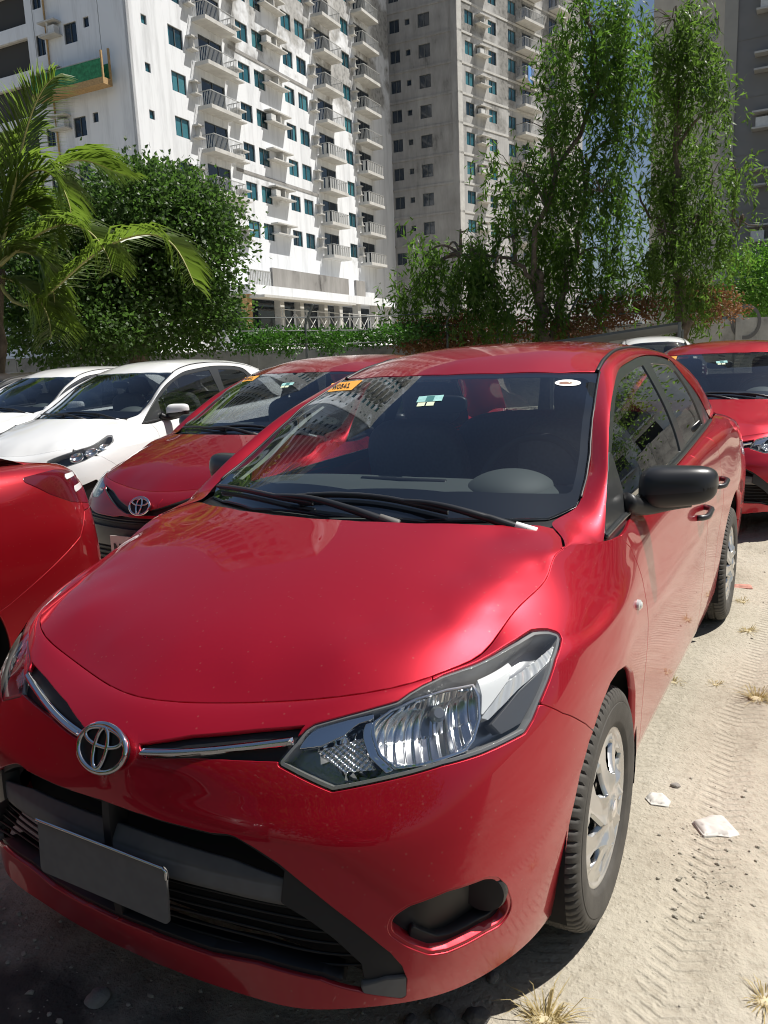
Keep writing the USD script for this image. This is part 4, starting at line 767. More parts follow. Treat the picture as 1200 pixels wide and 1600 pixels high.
# ---------------------------------------------------------------- litter, stones, dry grass
STONE = plain("stone", (.27, .25, .225), .9, noise=.3, nscale=20, bump=.4, bscale=60); PEBBLE = plain("pebble_stone", (.36, .33, .27), .95, noise=.25, nscale=30); STONED = plain("dark_stone", (.12, .115, .11), .9, noise=.3, nscale=20, bump=.4, bscale=60)
DRYG = leaf_mat("dry_grass_blade", [(.36, .29, .14), (.48, .40, .22), (.30, .28, .10), (.55, .48, .30)], .3, .7)


def rock(x, y, s, seed, m, label=None, name="stone", flat=.6):
    g = np.random.default_rng(seed); b = trimesh.creation.icosphere(2); v = np.array(b.vertices); v *= (1 + .35 * (meshkit.fbm(v * 1.7 + seed * 3.1, 3, seed) - .5) * 2)[:, None]; v = v * [1, g.uniform(.6, .9), flat] * s; a = g.uniform(0, 6.28)
    v = v @ np.array([[math.cos(a), math.sin(a), 0], [-math.sin(a), math.cos(a), 0], [0, 0, 1]]); return put(name, (v + [x, y, ground_z(x, y) + s * flat * .35], np.array(b.faces)), m, None, 40, label=label, cat="stone" if label else None)


for i, (px, py, s, m, lb) in enumerate(((153, 1556, .030, STONE, "pale grey stone lying in shade below the number plate"), (770, 1528, .016, STONE, "small pale stone at the shadow's edge below the bumper corner"), (690, 1590, .028, STONED, "dark stone in the shade below the bumper corner"), (745, 1592, .030, STONED, "dark rounded stone under the bumper, left of the dry grass"), (640, 1600, .022, STONED, "small dark stone lowest under the bumper"), (1055, 1228, .015, STONE, "small pale stone beside the crumpled paper"))):
    p_ = at_ground(px, py); rock(p_[0], p_[1], s, 40 + i, m, lb)
mb = MB(); g = np.random.default_rng(9)
for i in range(900):
    x, y = (g.uniform(-1.0, 2.4), g.uniform(-1.1, 5.5)) if i < 450 else ((g.normal(1.02, .09), g.normal(.28, .16)) if i < 600 else (g.uniform(-.7, .75), g.uniform(-1.05, -.45)))
    s = .0022 + .006 * g.random() ** 4 + (.003 if i > 600 and g.random() < .2 else 0); b = trimesh.creation.icosphere(0); v = np.array(b.vertices) * (1 + g.normal(size=(12, 1)) * .18) * [1, g.uniform(.6, 1), .6] * s
    mb.add(v + [x, y, ground_z(x, y) + s * .3], np.array(b.faces))
mb.put("pebbles", PEBBLE, None, label="small pebbles scattered over the dry dirt", cat="pebbles", kind="stuff")


def tuft(px, py, n, h, seed, label):
    p_ = at_ground(px, py); g = np.random.default_rng(seed); n = int(n * 1.8); t = thing("dry_grass_tuft", label, "dry grass", (p_[0], p_[1], ground_z(p_[0], p_[1]))); V, F = [], []
    for i in range(n):
        a = g.normal(.4 * seed, 1.3) if g.random() < .6 else g.uniform(0, 6.28); ln = h * g.choice([.35, .6, 1.0, 1.45], p=[.35, .35, .2, .1]) * g.uniform(.8, 1.2); el = g.uniform(.05, 1.15); d = np.array([math.cos(a) * math.cos(el), math.sin(a) * math.cos(el), math.sin(el)]); sd = np.array([-math.sin(a), math.cos(a), 0]) * .0011
        b = np.array([math.cos(a), math.sin(a), 0]) * g.uniform(0, .035); m_ = b + d * ln * .55; e = m_ + (d * [1, 1, .1] - [0, 0, .25]) * ln * .5; e[2] = max(e[2], .003)
        V.append([b - sd, b + sd, m_ - sd, m_ + sd, e]); k = i * 5; F += [[k, k + 1, k + 3], [k, k + 3, k + 2], [k + 2, k + 3, k + 4]]
    put("blades", (np.array(V).reshape(-1, 3), np.array(F)), DRYG, t); mm = trimesh.creation.icosphere(2); v = np.array(mm.vertices) * [.026, .02, .007] * (h / .07); put("root_clump", (v, np.array(mm.faces)), plain("dry_straw_" + str(seed), (.50, .43, .28), .9, noise=.3, nscale=50), t)


for a in ((852, 1597, 110, .085, 1, "dry grass tuft nearest the camera, by the sedan's bumper"), (1183, 1092, 90, .085, 2, "large dry grass tuft cut by the picture's right edge"), (1168, 985, 40, .05, 3, "small dry tuft beside the rear wheel"), (1052, 1065, 26, .04, 4, "tiny sparse tuft halfway along the sedan's doors"), (1118, 1068, 22, .035, 5, "sparse tuft just left of the large dry tuft"), (1160, 940, 26, .05, 6, "greyish dry tuft farthest along the dirt, right of the rear wheel"), (1195, 1555, 30, .06, 7, "dry tuft at the lower right corner")): tuft(*a)


def litter(name, label, px, py, outline, h, m, seed, rot, cat):
    p_ = at_ground(px, py); pl = rounded(Polygon(outline), .006); g = np.random.default_rng(seed); mm = trimesh.creation.extrude_polygon(pl.buffer(-.002), .001, engine="earcut")
    x0, y0, x1, y1 = pl.bounds
    class Lit(Surf):
        sign = 1.0
        def ev(self, q):
            q = np.asarray(q, float); e = np.array([pl.exterior.distance(Point(*k)) for k in q]); r = meshkit.fbm(np.c_[q * 38, np.full(len(q), seed)], 3, seed)
            return np.c_[q, h * np.clip(e / .016, 0, 1) ** .5 * (.55 + .7 * r)]
    v, f, n = panel(Lit(), pl, .006, .012, .001); c, s = math.cos(rot), math.sin(rot); R_ = np.array([[c, s, 0], [-s, c, 0], [0, 0, 1]])
    return put(name, (v @ R_ + [p_[0], p_[1], ground_z(p_[0], p_[1]) + .005], f, n @ R_), m, None, label=label, cat=cat)


PAPER = plain("dirty_white_plastic", (.54, .525, .485), .5, noise=.08, nscale=30); REDBR = plain("red_scrap", (.45, .22, .17), .9, noise=.2, nscale=40)
litter("crushed_cup", "flattened dirty white plastic cup on the dirt", 1115, 1292, [(-.035, -.05), (.035, -.05), (.042, -.01), (.055, .02), (.05, .055), (-.045, .055), (-.055, .02), (-.045, -.01)], .013, PAPER, 3, -.95, "cup")
litter("crumpled_paper", "crumpled white paper scrap beside the front wheel", 1030, 1253, [(-.03, -.02), (.02, -.03), (.035, .0), (.02, .04), (-.02, .045), (-.04, .015)], .013, PAPER, 5, .4, "paper")
litter("red_scrap", "flat reddish scrap on the dirt behind the rear wheel", 1160, 917, [(-.05, -.03), (.05, -.035), (.055, .03), (-.045, .035)], .010, REDBR, 7, .3, "scrap")
# ---------------------------------------------------------------- car materials
def car_paint(name, base, metallic=.55, rough=.36, flake=.25, dust=.5):
    n = {"p": ("principled_bsdf", {"metallic": metallic, "coat_weight": 1.0, "coat_roughness": .012, "coat_ior": 1.5}),
         "g": ("texture_coordinate", {}), "v": ("voronoi_texture", {"scale": 900.0}), "w": ("hsv", {}), "m": ("map_range", {"from_min": 0.0, "from_max": 1.0, "to_min": rough - .06, "to_max": rough + .1}),
         "sx": ("separate_xyz", {}), "h": ("map_range", {"from_min": .16, "from_max": .52, "to_min": dust, "to_max": 0.0, "clamp": True}),
         "nz": ("noise_texture", {"scale": 9.0, "detail": 8.0, "roughness": .65}), "mu": ("math", {"math_type": "multiply"}), "top": ("map_range", {"from_min": 1.34, "from_max": 1.46, "to_min": 0.0, "to_max": dust * .55, "clamp": True}),
         "mx": ("math", {"math_type": "maximum"}), "rr": ("map_range", {"from_min": .3, "from_max": .72, "to_min": .25, "to_max": 1.25}), "vs": ("voronoi_texture", {"scale": 42.0}), "vsr": ("map_range", {"from_min": .13, "from_max": .05, "to_min": 0.0, "to_max": .16, "clamp": True}), "sp": ("math", {"math_type": "add", "use_clamp": True}), "mc": ("mix_color", {"a": base, "b": (.33, .24, .17)}),
         "cr": ("math", {"math_type": "multiply_add", "value2": .45, "value3": .012}), "iv": ("math", {"math_type": "multiply_add", "value2": -metallic * .9, "value3": metallic})}
    l = [("g.object", "v.vector"), ("v.distance", "m.value"), ("m.result", "p.roughness"), ("g.object", "sx.vector"), ("sx.z", "h.value"), ("sx.z", "top.value"), ("h.result", "mx.value1"), ("top.result", "mx.value2"),
         ("g.object", "nz.vector"), ("nz.fac", "rr.value"), ("mx.value", "mu.value1"), ("rr.result", "mu.value2"), ("g.object", "vs.vector"), ("vs.distance", "vsr.value"), ("vsr.result", "sp.value1"), ("mu.value", "sp.value2"), ("sp.value", "mc.fac"), ("mc.result", "p.base_color"), ("sp.value", "cr.value1"), ("cr.value", "p.coat_roughness"), ("sp.value", "iv.value1"), ("iv.value", "p.metallic")]
    return mat(name, n, l, "p.BSDF")


RED = car_paint("red_metallic_paint", (.42, .001, .016), .60, .40, dust=.10)
RED_SOLID = car_paint("bright_red_paint", (.32, .0012, .008), .6, .42, dust=.08)
RED_DUSTY = car_paint("dusty_red_paint", (.38, .003, .016), .70, .42, dust=.45)
WHITE = car_paint("white_paint", (.78, .78, .77), 0.0, .4, dust=.25)
DARKPAINT = car_paint("dark_grey_paint", (.03, .032, .036), .3, .4, dust=.4)
BLACKP = plain("black_plastic", (.009, .009, .010), .45, noise=.2, nscale=60)
SATIN = plain("satin_dark_plastic", (.022, .023, .026), .33, spec=.6, bump=.04, bscale=900)
GREYP = plain("grey_plastic", (.125, .119, .112), .6, noise=.12, nscale=40, bump=.05, bscale=700)
TRIM = plain("window_trim", (.035, .037, .038), .28, coat=.3)
VOID = plain("dark_inside", (.006, .006, .006), .9)
RUBBER = plain("tyre_rubber", (.062, .057, .050), .8, noise=.35, nscale=14, bump=.08, bscale=240)
SILVER = plain("silver_hubcap_paint", (.58, .58, .57), .28, metal=.75, coat=.5, noise=.06, nscale=9)
CHROME = plain("chrome", (.86, .87, .88), .04, metal=1.0)
DULLCHROME = plain("lamp_reflector", (.84, .85, .86), .17, metal=1.0)
CLEAR = plain("clear_white_lamp_plastic", (.72, .73, .73), .16, coat=1.0)
LAMPDARK = plain("lamp_housing_dark", (.07, .071, .074), .30, coat=.4)
LAMPGREY = plain("lamp_housing_grey", (.36, .37, .38), .24, metal=.8)
LAMPEDGE = plain("lamp_edge_grey", (.17, .17, .165), .3, coat=.5)
RIBBED = mat("ribbed_clear_plastic", {"g": ("geometry", {}), "mp": ("mapping", {"rotation": (0.0, .9, .6)}), "w": ("wave_texture", {"bands_direction": "x", "scale": 45.0}), "b": ("bump", {"strength": .8, "distance": .004}), "p": ("principled_bsdf", {"base_color": (.66, .67, .67), "roughness": .12, "metallic": .35, "coat_weight": 1.0})}, [("g.position", "mp.vector"), ("mp.vector", "w.vector"), ("w.fac", "b.height"), ("b.normal", "p.normal")], "p.BSDF")
LENS = pane("lamp_lens", (.93, .94, .94), ior=1.45, extra=.01)
WINDGLASS = pane("windscreen_glass", (.82, .87, .88), (.85, .92, 1.0), ior=1.5, extra=.015)
SIDEGLASS = pane("tinted_side_glass", (.38, .41, .42), ior=1.55, extra=.03)
FRIT = plain("windscreen_black_band", (.008, .009, .012), .25, spec=.3)
DASH = plain("dashboard_plastic", (.042, .050, .047), .7, bump=.05, bscale=800)
FABRIC = plain("seat_fabric", (.14, .14, .15), .9, noise=.2, nscale=80)
PILLARIN = plain("pillar_lining", (.30, .32, .30), .8)
SIDELAMP = plain("clear_side_lamp", (.7, .7, .68), .1, coat=1.0, metal=.3)
REDLAMP = plain("red_lamp_plastic", (.09, .002, .008), .12, coat=1.0)
ORANGE = plain("orange_sticker", (.85, .38, .06), .6)
INK = plain("black_ink", (.02, .02, .02), .6)
TEALST = plain("teal_sticker", (.28, .52, .50), .6, noise=.25, nscale=60)
TEALDARK = plain("dark_teal_print", (.04, .16, .16), .6)
LIMEST = plain("pale_green_sticker", (.62, .70, .50), .6)
WHITEST = plain("white_sticker", (.82, .82, .80), .55)
BROWNPR = plain("brown_print", (.25, .12, .08), .6)
PLATEW = plain("plate_white", (.52, .47, .44), .5)
PLATEG = plain("covered_plate_grey", (.075, .070, .066), .7, noise=.1, nscale=40)

# ---------------------------------------------------------------- wheel meshes (axis along x, outer face towards +x)
def tyre_mesh(n=360):
    prof = [(-.075, .190), (-.090, .215), (-.0945, .245), (-.092, .272), (-.085, .287), (-.072, .2965), (-.052, .3005), (-.047, .3005), (-.045, .2925), (-.038, .2925), (-.036, .301), (-.012, .302), (-.010, .2935), (-.003, .2935), (0, .302),
            (.003, .2935), (.010, .2935), (.012, .302), (.036, .301), (.038, .2925), (.045, .2925), (.047, .3005), (.052, .3005), (.072, .2965), (.085, .287), (.089, .279), (.0925, .272), (.0935, .262), (.0925, .2605), (.0945, .259), (.0955, .245), (.093, .225), (.0905, .213), (.090, .207), (.084, .199), (.075, .190)]
    p = np.array(prof); v, q = lathe(prof, n)
    v = v.reshape(len(p), n, 3); g = np.arange(n)
    k = n // 72
    for i in range(len(p)):
        r, x = p[i, 1], p[i, 0]
        if r > .262 and abs(x) > .046:                     # shoulder blocks
            cut = (g % k < max(k * .2, 1)) * (.0075 if r > .281 else .0025)
        elif r > .2995:
            cut = ((g + int(x * 90)) % k < 1) * .005
        else: cut = 0 * g
        v[i, :, 1:] *= ((r - cut) / r)[:, None]
    return v.reshape(-1, 3), q


class Dish(Surf):
    sign = 1.0
    def ev(self, q):
        q = np.asarray(q, float); r = np.hypot(q[:, 0], q[:, 1]); a = np.arctan2(q[:, 1], q[:, 0])
        sp = (a + .55 * (r / .19) ** 1.3) * 8 / (2 * math.pi); ph = (sp - np.floor(sp)) * 2 - 1          # swept spokes
        ridge = np.clip(1 - np.abs(ph) / .55, 0, 1)
        mid = np.clip((r - .045) / .03, 0, 1) * np.clip((.186 - r) / .03, 0, 1)
        x = .018 - .022 * np.clip((r - .03) / .15, 0, 1) ** 2 + .010 * ridge * mid - .005 * (1 - ridge) * mid + .006 * np.clip((r - .182) / .008, 0, 1) - .010 * np.clip((r - .196) / .006, 0, 1)
        x += .006 * np.clip((.032 - r) / .004, 0, 1)
        return np.stack([x, q[:, 0], q[:, 1]], 1)


def hubcap_mesh():
    poly = Point(0, 0).buffer(.2, 48)
    for k in range(8):
        pts = []
        for r, w in ((.092, .10), (.105, .27), (.130, .36), (.155, .30), (.168, .10)):
            pts.append((r, w))
        ring = [(r, w) for r, w in pts] + [(r, -w) for r, w in pts[::-1]]
        P = [(r * math.cos(t), r * math.sin(t)) for r, w in ring for t in [(k + .5 + .0) * math.pi / 4 - .55 * (r / .19) ** 1.3 + w * .62 + .03]]
        poly = poly.difference(rounded(Polygon(P), .003))
    return panel(Dish(), poly, .004, .012, .001)


TYRE, TYRE_LOW, HUBCAP = tyre_mesh(), tyre_mesh(72), hubcap_mesh()


def wheel(car, x, y, side, rot=0.0, steer=0.0, tyre=None, cap=None):
    w = UsdGeom.Xform.Define(stage, numbered(str(car.GetPath()) + "/wheel"))
    w.AddTranslateOp().Set(Gf.Vec3d(side * x, y, .301)); w.AddRotateZOp().Set((0 if side > 0 else 180) + steer); w.AddRotateXOp().Set(rot)
    w = w.GetPrim()
    put("tyre", tyre or TYRE, RUBBER, w, 40)
    put("hubcap", (HUBCAP[0] + [.080, 0, 0], HUBCAP[1], HUBCAP[2]), SILVER, w)
    v, q = lathe([(.02, .001), (.02, .12), (.045, .185), (.08, .193), (.083, .201), (.075, .203)], 48); put("rim", (v, q), VOID, w, 30)
    v, q = lathe([(.100, .026), (.105, .022), (.106, .001)], 32); put("hubcap_centre", (v, q), DULLCHROME, w, 30)
    b = MB()
    for k in range(5):
        a = k * 2 * math.pi / 5
        b.tube([(.02, .057 * math.cos(a), .057 * math.sin(a)), (.06, .057 * math.cos(a), .057 * math.sin(a))], .010, 6)
    b.put("wheel_nuts", DULLCHROME, w)
    return w


def ellipse_ring(a, b, ra, c=(0, 0), n=56, twist=None):
    t = np.linspace(0, 2 * math.pi, n + 1)
    return np.stack([c[0] + a * np.cos(t), np.zeros(n + 1), c[1] + b * np.sin(t)], 1), ra


def emblem(car, P, N, s=1.0):
    """The oval badge: three chrome ellipses on a black ground, on a plane facing N."""
    N = N / np.linalg.norm(N); R_ = np.cross([0, 0, 1.0], N); R_ /= np.linalg.norm(R_); U = np.cross(N, R_)
    M = lambda v: P + np.outer(v[:, 0], R_) * s - np.outer(v[:, 1], N) * s + np.outer(v[:, 2], U) * s
    e = UsdGeom.Xform.Define(stage, numbered(str(car.GetPath()) + "/emblem")).GetPrim()
    t = np.linspace(0, 2 * math.pi, 57)[:-1]
    b = MB(); d = np.stack([.066 * np.cos(t), np.full(56, -.006), .045 * np.sin(t)], 1)
    v = np.vstack([d, d * [1, 0, 1] + [0, .006, 0], [[0, -.007, 0]]]); i = np.arange(56); j = (i + 1) % 56
    b.add(M(v), np.vstack([np.stack([i, j, np.full(56, 112)], 1), np.stack([i, 56 + i, 56 + j], 1), np.stack([i, 56 + j, j], 1)])).put("badge_ground", BLACKP, e, 30)
    for a, bb, ra, c, dy in ((.067, .0465, .0062, (0, 0), -.008), (.0525, .0185, .0046, (0, .0215), -.010), (.0175, .0405, .0046, (0, .0), -.0115)):
        p, r = ellipse_ring(a, bb, ra, c); p[:, 1] = dy
        MB().tube(M(p), ra * s, 8, cap=False).put("badge_ring", CHROME, e, True)


BUMPER = [(0, 0), (1.09, 0), (1.097, .011), (1.063, .111), (1.063, .227), (1.099, .33), (1.148, .381), (1.172, .392), (1.125, .423), (1.016, .478), (.95, .525), (.93, .535), (.69, .60), (.655, .745), (.655, .768), (0, .768)]
FARCH = [(1.172, .392), (1.223, .428), (1.285, .458), (1.342, .463), (1.427, .442), (1.532, .379), (1.607, .295), (1.655, .194), (1.69, .085), (1.69, 0)]
DOORGAP = [(1.805, 0), (1.796, .093), (1.768, .17), (1.752, .281), (1.7565, .34), (1.7565, .401), (1.748, .468), (1.735, .544), (1.727, .596), (1.716, .66), (1.70, .70), (1.675, .725), (1.64, .768)]
BGAP = [(2.95, .0), (2.95, .25), (2.948, .5), (2.940, .768)]
RDOOR_END = [(3.46, .768), (3.46, .5), (3.44, .46), (3.36, .36), (3.33, .25), (3.33, .0)]
RARCH_C, RARCH_R = (3.855, .09), .365
LAMP_T = [(4.36, .675), (4.50, .615), (4.62, .575), (4.78, .552), (4.98, .55), (4.98, .64), (4.80, .685), (4.60, .70)]


def build_car(name, label, cat, paint, loc=(0, 0, 0), rz=0.0, scale=None, group=None, front="sedan", fine=True, mirror_mat=None, steer=0.0, stickers=True):
    car = thing(name, label, cat, loc, rz, group, scale)
    st = .014 if fine else .03
    G = .0028
    # --- lower body
    hl = rounded(o("headlight"), .010); grille = rounded(o("grille"), .008); fog = rounded(o("fog", .006), .034); ug = o("ugrille").buffer(-.002); seam_gap = .0016
    Lg = grille.intersection(sbox(-.01, -1, 5, 5))
    bump = Polygon(BUMPER).difference(hl.buffer(.003)).difference(Lg).difference(fog)
    if front == "facelift":
        fl_up = Polygon([(-.01, .56), (.10, .565), (.19, .60), (.33, .655), (.45, .675), (.45, .62), (.33, .575), (.20, .52), (.12, .485), (-.01, .48)])
        fl_low = Polygon([(-.01, .455), (.16, .46), (.25, .44), (.42, .44), (.62, .455), (.76, .38), (.80, .20), (.70, .10), (-.01, .08)])
        hl = Polygon([(.455, .60), (.50, .545), (.60, .52), (.72, .54), (.88, .60), (1.02, .672), (1.05, .70), (1.0, .73), (.86, .735), (.75, .752), (.62, .742), (.55, .70), (.47, .665)])
        bump = Polygon(BUMPER).difference(hl.buffer(.003)).difference(fl_up).difference(fl_low)
        body_em = (0, .615)
    elif front == "hatch":
        hl = Polygon([(.46, .50), (.62, .485), (.80, .52), (.98, .60), (1.10, .70), (1.14, .745), (1.08, .755), (.93, .735), (.75, .70), (.60, .64), (.50, .58)])
        g1 = Polygon([(-.01, .57), (.35, .59), (.42, .56), (.38, .50), (-.01, .49)]); g2 = Polygon([(-.01, .40), (.52, .40), (.60, .30), (.50, .11), (-.01, .11)]); fogp = Polygon([(.74, .30), (.92, .36), (.95, .20), (.84, .13), (.76, .16)])
        bump = Polygon(BUMPER).union(Polygon([(.60, .5), (.7, .55), (.69, .62)])).difference(hl.buffer(.003)).difference(g1).difference(g2).difference(rounded(fogp, .02))
    else:
        bump = bump.difference(ug)
    put("front_bumper", both(panel(BODY, bump.buffer(-seam_gap, join_style="mitre").intersection(sbox(0, -1, 5, 5)).union(bump.intersection(sbox(0, -1, .1, 5))), st)), paint, car)
    fend = Polygon([(.93, .535), (.95, .525), (1.016, .478), (1.125, .423)] + FARCH + DOORGAP + [(1.46, .768), (.656, .768), (.656, .745), (.69, .70)]).difference(hl.buffer(.003))
    fend = fend.buffer(-G, join_style="mitre").union(fend.intersection(sbox(1.40, .72, 1.66, .9)))
    fm = panel(BODY, fend, st, .02)
    door = Polygon(DOORGAP + BGAP[::-1]).buffer(-G, join_style="mitre"); door = door.difference(sbox(0, -1, 5, .055))
    rdoor = Polygon(BGAP + RDOOR_END).buffer(-G, join_style="mitre").difference(Point(RARCH_C).buffer(RARCH_R + .03)).difference(sbox(0, -1, 5, .055))
    rocker = sbox(1.70, 0, 3.36, .052).difference(Point(RARCH_C).buffer(RARCH_R)).buffer(-.001)
    quarter = Polygon(RDOOR_END + [(4.22, .28), (4.36, .34), (4.50, .40), (4.62, .45), (4.70, .53), (4.66, .768)]).buffer(-G, join_style="mitre").difference(Point(RARCH_C).buffer(RARCH_R))
    lampT = rounded(Polygon(LAMP_T), .01)
    quarter = quarter.difference(lampT.buffer(.003))
    s_end = float(BODY.s[-1])
    rbump = sbox(4.1, 0, s_end, .53).difference(quarter.buffer(.004)).difference(Point(RARCH_C).buffer(RARCH_R)).difference(lampT.buffer(.003))
    trunk = sbox(4.58, .535, s_end, .768).difference(quarter.buffer(.004)).difference(lampT.buffer(.003))
    dm, rm, rk, qm = panel(BODY, door, st), panel(BODY, rdoor, st), panel(BODY, rocker, st), panel(BODY, quarter, st, .02)
    for k, f in (("", lambda m: m), ("r", mirror)):
        put("fender", f(fm), paint, car)
        d1 = put("front_door", f(dm), paint, car); d2 = put("rear_door", f(rm), paint, car); put("rocker_panel", f(rk), paint, car); put("rear_quarter", f(qm), paint, car)
        for d, q0 in ((d1, (2.72, 2.90, .548)), (d2, (3.26, 3.42, .565))):
            c = BODY.ev([(q0[0], q0[2]), ((q0[0] + q0[1]) / 2, q0[2] + .004), (q0[1], q0[2] + .004)])
            h = CubicSpline([0, .15, .5, .85, 1], np.array([c[0] + [0, 0, 0], c[0] + [.026, .02, 0], c[1] + [.036, 0, 0], c[2] + [.026, -.02, 0], c[2]]), axis=0)(np.linspace(0, 1, 16))
            b = MB().tube(h, [.012] * 16, 8); m_ = b.get(); put("handle", f(m_) if k else m_, SATIN if paint is not WHITE else paint, d, True)
        if fine:
            c = BODY.ev([(1.619, .563)])[0]; n_ = BODY.nrm([(1.619, .563)])[0]
            v, q = lathe([(-.004, .017), (.006, .0165), (.008, .014), (.0085, .012), (.012, .009), (.013, .001)], 28)
            v = v * [1, 1, .82] @ np.array([[1, 0, 0], [0, 1, .25], [0, -.25, 1]]) + c
            m_ = MB().add(v, q).get(); put("side_indicator", f(m_) if k else m_, SIDELAMP, car, 30)
        # wheel arch liners
        for yc, zc, R_ in ((.02, .30, .352), (2.55, .31, .372)):
            a = np.linspace(-.35, math.pi + .35, 30)
            P = np.stack([np.zeros(30), yc + R_ * np.cos(a), zc + R_ * np.sin(a)], 1)
            v = np.vstack([P + [.812, 0, 0], P + [.50, 0, 0], [[.50, yc, zc]]]); i = np.arange(29)
            m_ = (v, np.vstack([np.stack([i, i + 1, i + 31], 1), np.stack([i, i + 31, i + 30], 1), np.stack([i + 30, i + 31, np.full(29, 60)], 1)]))
            put("arch_liner", f(m_) if k else m_, VOID, car, 30)
    put("rear_bumper", both(panel(BODY, rbump, .03)), paint, car)
    put("boot_lid", both(panel(BODY, trunk, .03)), paint, car)
    deck = loft([[(0, 3.42, .995), (.36, 3.40, 1.0), (.58, 3.33, 1.02), (.65, 3.15, 1.04)], [(0, 3.2, 1.02), (.3, 3.2, 1.03), (.5, 3.15, 1.045), (.62, 3.08, 1.07)], [(0, 2.98, 1.06), (.3, 2.98, 1.06), (.5, 3.0, 1.07), (.60, 3.05, 1.08)]], 8, 24)
    put("boot_top", both(facing(deck, (0, 0, 1))), paint, car)
    lm = panel(BODY, lampT, .02, .02); lm = (lm[0] + lm[2] * .002, lm[1], lm[2])
    for f in (lambda m: m, mirror):
        t_ = put("tail_lamp", f(lm), REDLAMP, car)
        for a in ((4.62, .648), (4.66, .602)):
            w_ = panel(Off(BODY, -.004), rounded(Polygon([(a[0], a[1]), (a[0] + .11, a[1] + .012), (a[0] + .125, a[1] + .03), (a[0] + .02, a[1] + .022)]), .006), .02, .004, .0005)
            put("clear_lamp", f(w_), CLEAR, t_)
    # --- hood, windscreen, roof
    hp = Polygon([(x, y) for x, y, z in HE] + [(-x, y) for x, y, z in HE[::-1]]).buffer(0)
    hb = hp.buffer(-.0038); put("hood", panel(HOOD, hb, st, .014, .002), paint, car)
    wp = Polygon([(x, y) for x, y, z in GLASS_EDGE] + [(.4, .935), (.2, .882), (0, .872), (-.2, .882), (-.4, .935)] + [(-x, y) for x, y, z in GLASS_EDGE[::-1]] + [(-.655, .30), (-.60, .215), (-.5, .15), (-.3, .058), (0, .022), (.3, .058), (.5, .15), (.60, .215), (.655, .30)]).buffer(0)
    win = put("windscreen", panel(WIND, wp.buffer(-.006), .03, .005), WINDGLASS, car)
    inner = rounded(wp.buffer(-.028).difference(Polygon([(-.9, -.2), (.9, -.2), (.9, .32), (.60, .335), (.45, .255), (.3, .195), (0, .15), (-.3, .195), (-.45, .255), (-.60, .335), (-.9, .32)])), .03)
    put("black_band", panel(Off(WIND, .006), wp.buffer(-.004).difference(inner), .03, .002), FRIT, win)
    rp = Polygon([(0, .874), (.2, .884), (.4, .938), (.514, 1.005), (.505, 1.11), (.491, 1.27), (.478, 1.47), (.472, 1.8), (.478, 2.2), (.49, 2.45), (.46, 2.66), (.2, 2.73), (0, 2.74)] + [(-.2, 2.73), (-.46, 2.66), (-.49, 2.45), (-.478, 2.2), (-.472, 1.8), (-.478, 1.47), (-.491, 1.27), (-.505, 1.11), (-.514, 1.005), (-.4, .938), (-.2, .884)])
    put("roof", panel(ROOF, rp, st * 1.5, .01, .002), paint, car)
    GP = [(.692, .05, .942), (.690, .07, .947), (.668, .115, .958), (.635, .155, .971), (.622, .20, .981), (.648, .27, .996), (.657, .335, 1.022), (.646, .44, 1.07), (.629, .52, 1.11), (.604, .631, 1.181), (.580, .744, 1.245), (.555, .87, 1.298), (.531, 1.0, 1.350), (.517, 1.11, 1.381), (.503, 1.27, 1.4085), (.490, 1.47, 1.425), (.484, 1.8, 1.431), (.490, 2.2, 1.408), (.503, 2.48, 1.362), (.53, 2.72, 1.28), (.565, 2.90, 1.17), (.60, 3.05, 1.085)]
    DP = [(.692, .05, .942), (.700, .085, .942), (.712, .115, .939), (.725, .145, .935), (.738, .18, .930), (.748, .215, .928), (.735, .29, .983), (.714, .384, 1.048), (.697, .46, 1.096), (.667, .589, 1.170), (.633, .745, 1.245), (.603, .91, 1.301), (.579, 1.05, 1.340), (.564, 1.175, 1.363), (.557, 1.31, 1.376), (.547, 1.528, 1.393), (.543, 1.79, 1.399), (.560, 2.14, 1.374), (.600, 2.277, 1.297), (.646, 2.44, 1.200), (.678, 2.58, 1.09), (.672, 2.86, 1.048)]
    mid = []
    for g, d in zip(np.array(GP), np.array(DP)):
        c = (g + d) / 2; out = np.array([d[2] - g[2], 0, g[0] - d[0]]) * (-1 if d[2] > g[2] else 1); w = np.linalg.norm(d - g)
        mid.append(c + np.array([.75, -.15, .62]) * w * .13)
    pil = facing(loft([GP, mid, DP], 9, 130), (1, 0, .3))
    gl = {}
    bz = lambda y: float(SIDE.bz(y))
    fr = OUTL["frame"] + [(2.64, bz(2.64) - .02), (2.1, bz(2.1) - .02), (1.6, bz(1.6) - .02), (1.1, bz(1.1) - .02), (.6, bz(.6) - .02), (.24, bz(.24) - .03)]
    frame = Polygon(fr).buffer(0); fgp = OUTL["fglass"][:13] + [(1.555, bz(1.555) + .022), (1.12, bz(1.12) + .022), (.60, bz(.6) + .022), (.531, .99)]; fg = rounded(Polygon(fgp).buffer(0), .006)
    rg = rounded(Polygon([(1.72, 1.366), (2.0, 1.356), (2.10, 1.345), (2.17, 1.322), (2.236, 1.242), (2.285, 1.159), (2.32, bz(2.32) + .03), (1.70, bz(1.7) + .022), (1.672, 1.136), (1.68, 1.241), (1.70, 1.318)]).buffer(0), .006)
    tri = rounded(Polygon([(.245, .935), (.30, .985), (.384, 1.041), (.533, 1.128), (.548, 1.12), (.522, 1.03), (.519, .965), (.50, bz(.5) - .012), (.25, bz(.25) - .018)]).buffer(0), .004)
    fm_ = panel(Off(SIDE, .004), frame.difference(fg).difference(rg).difference(tri.buffer(.002)), .03, .008, .002)
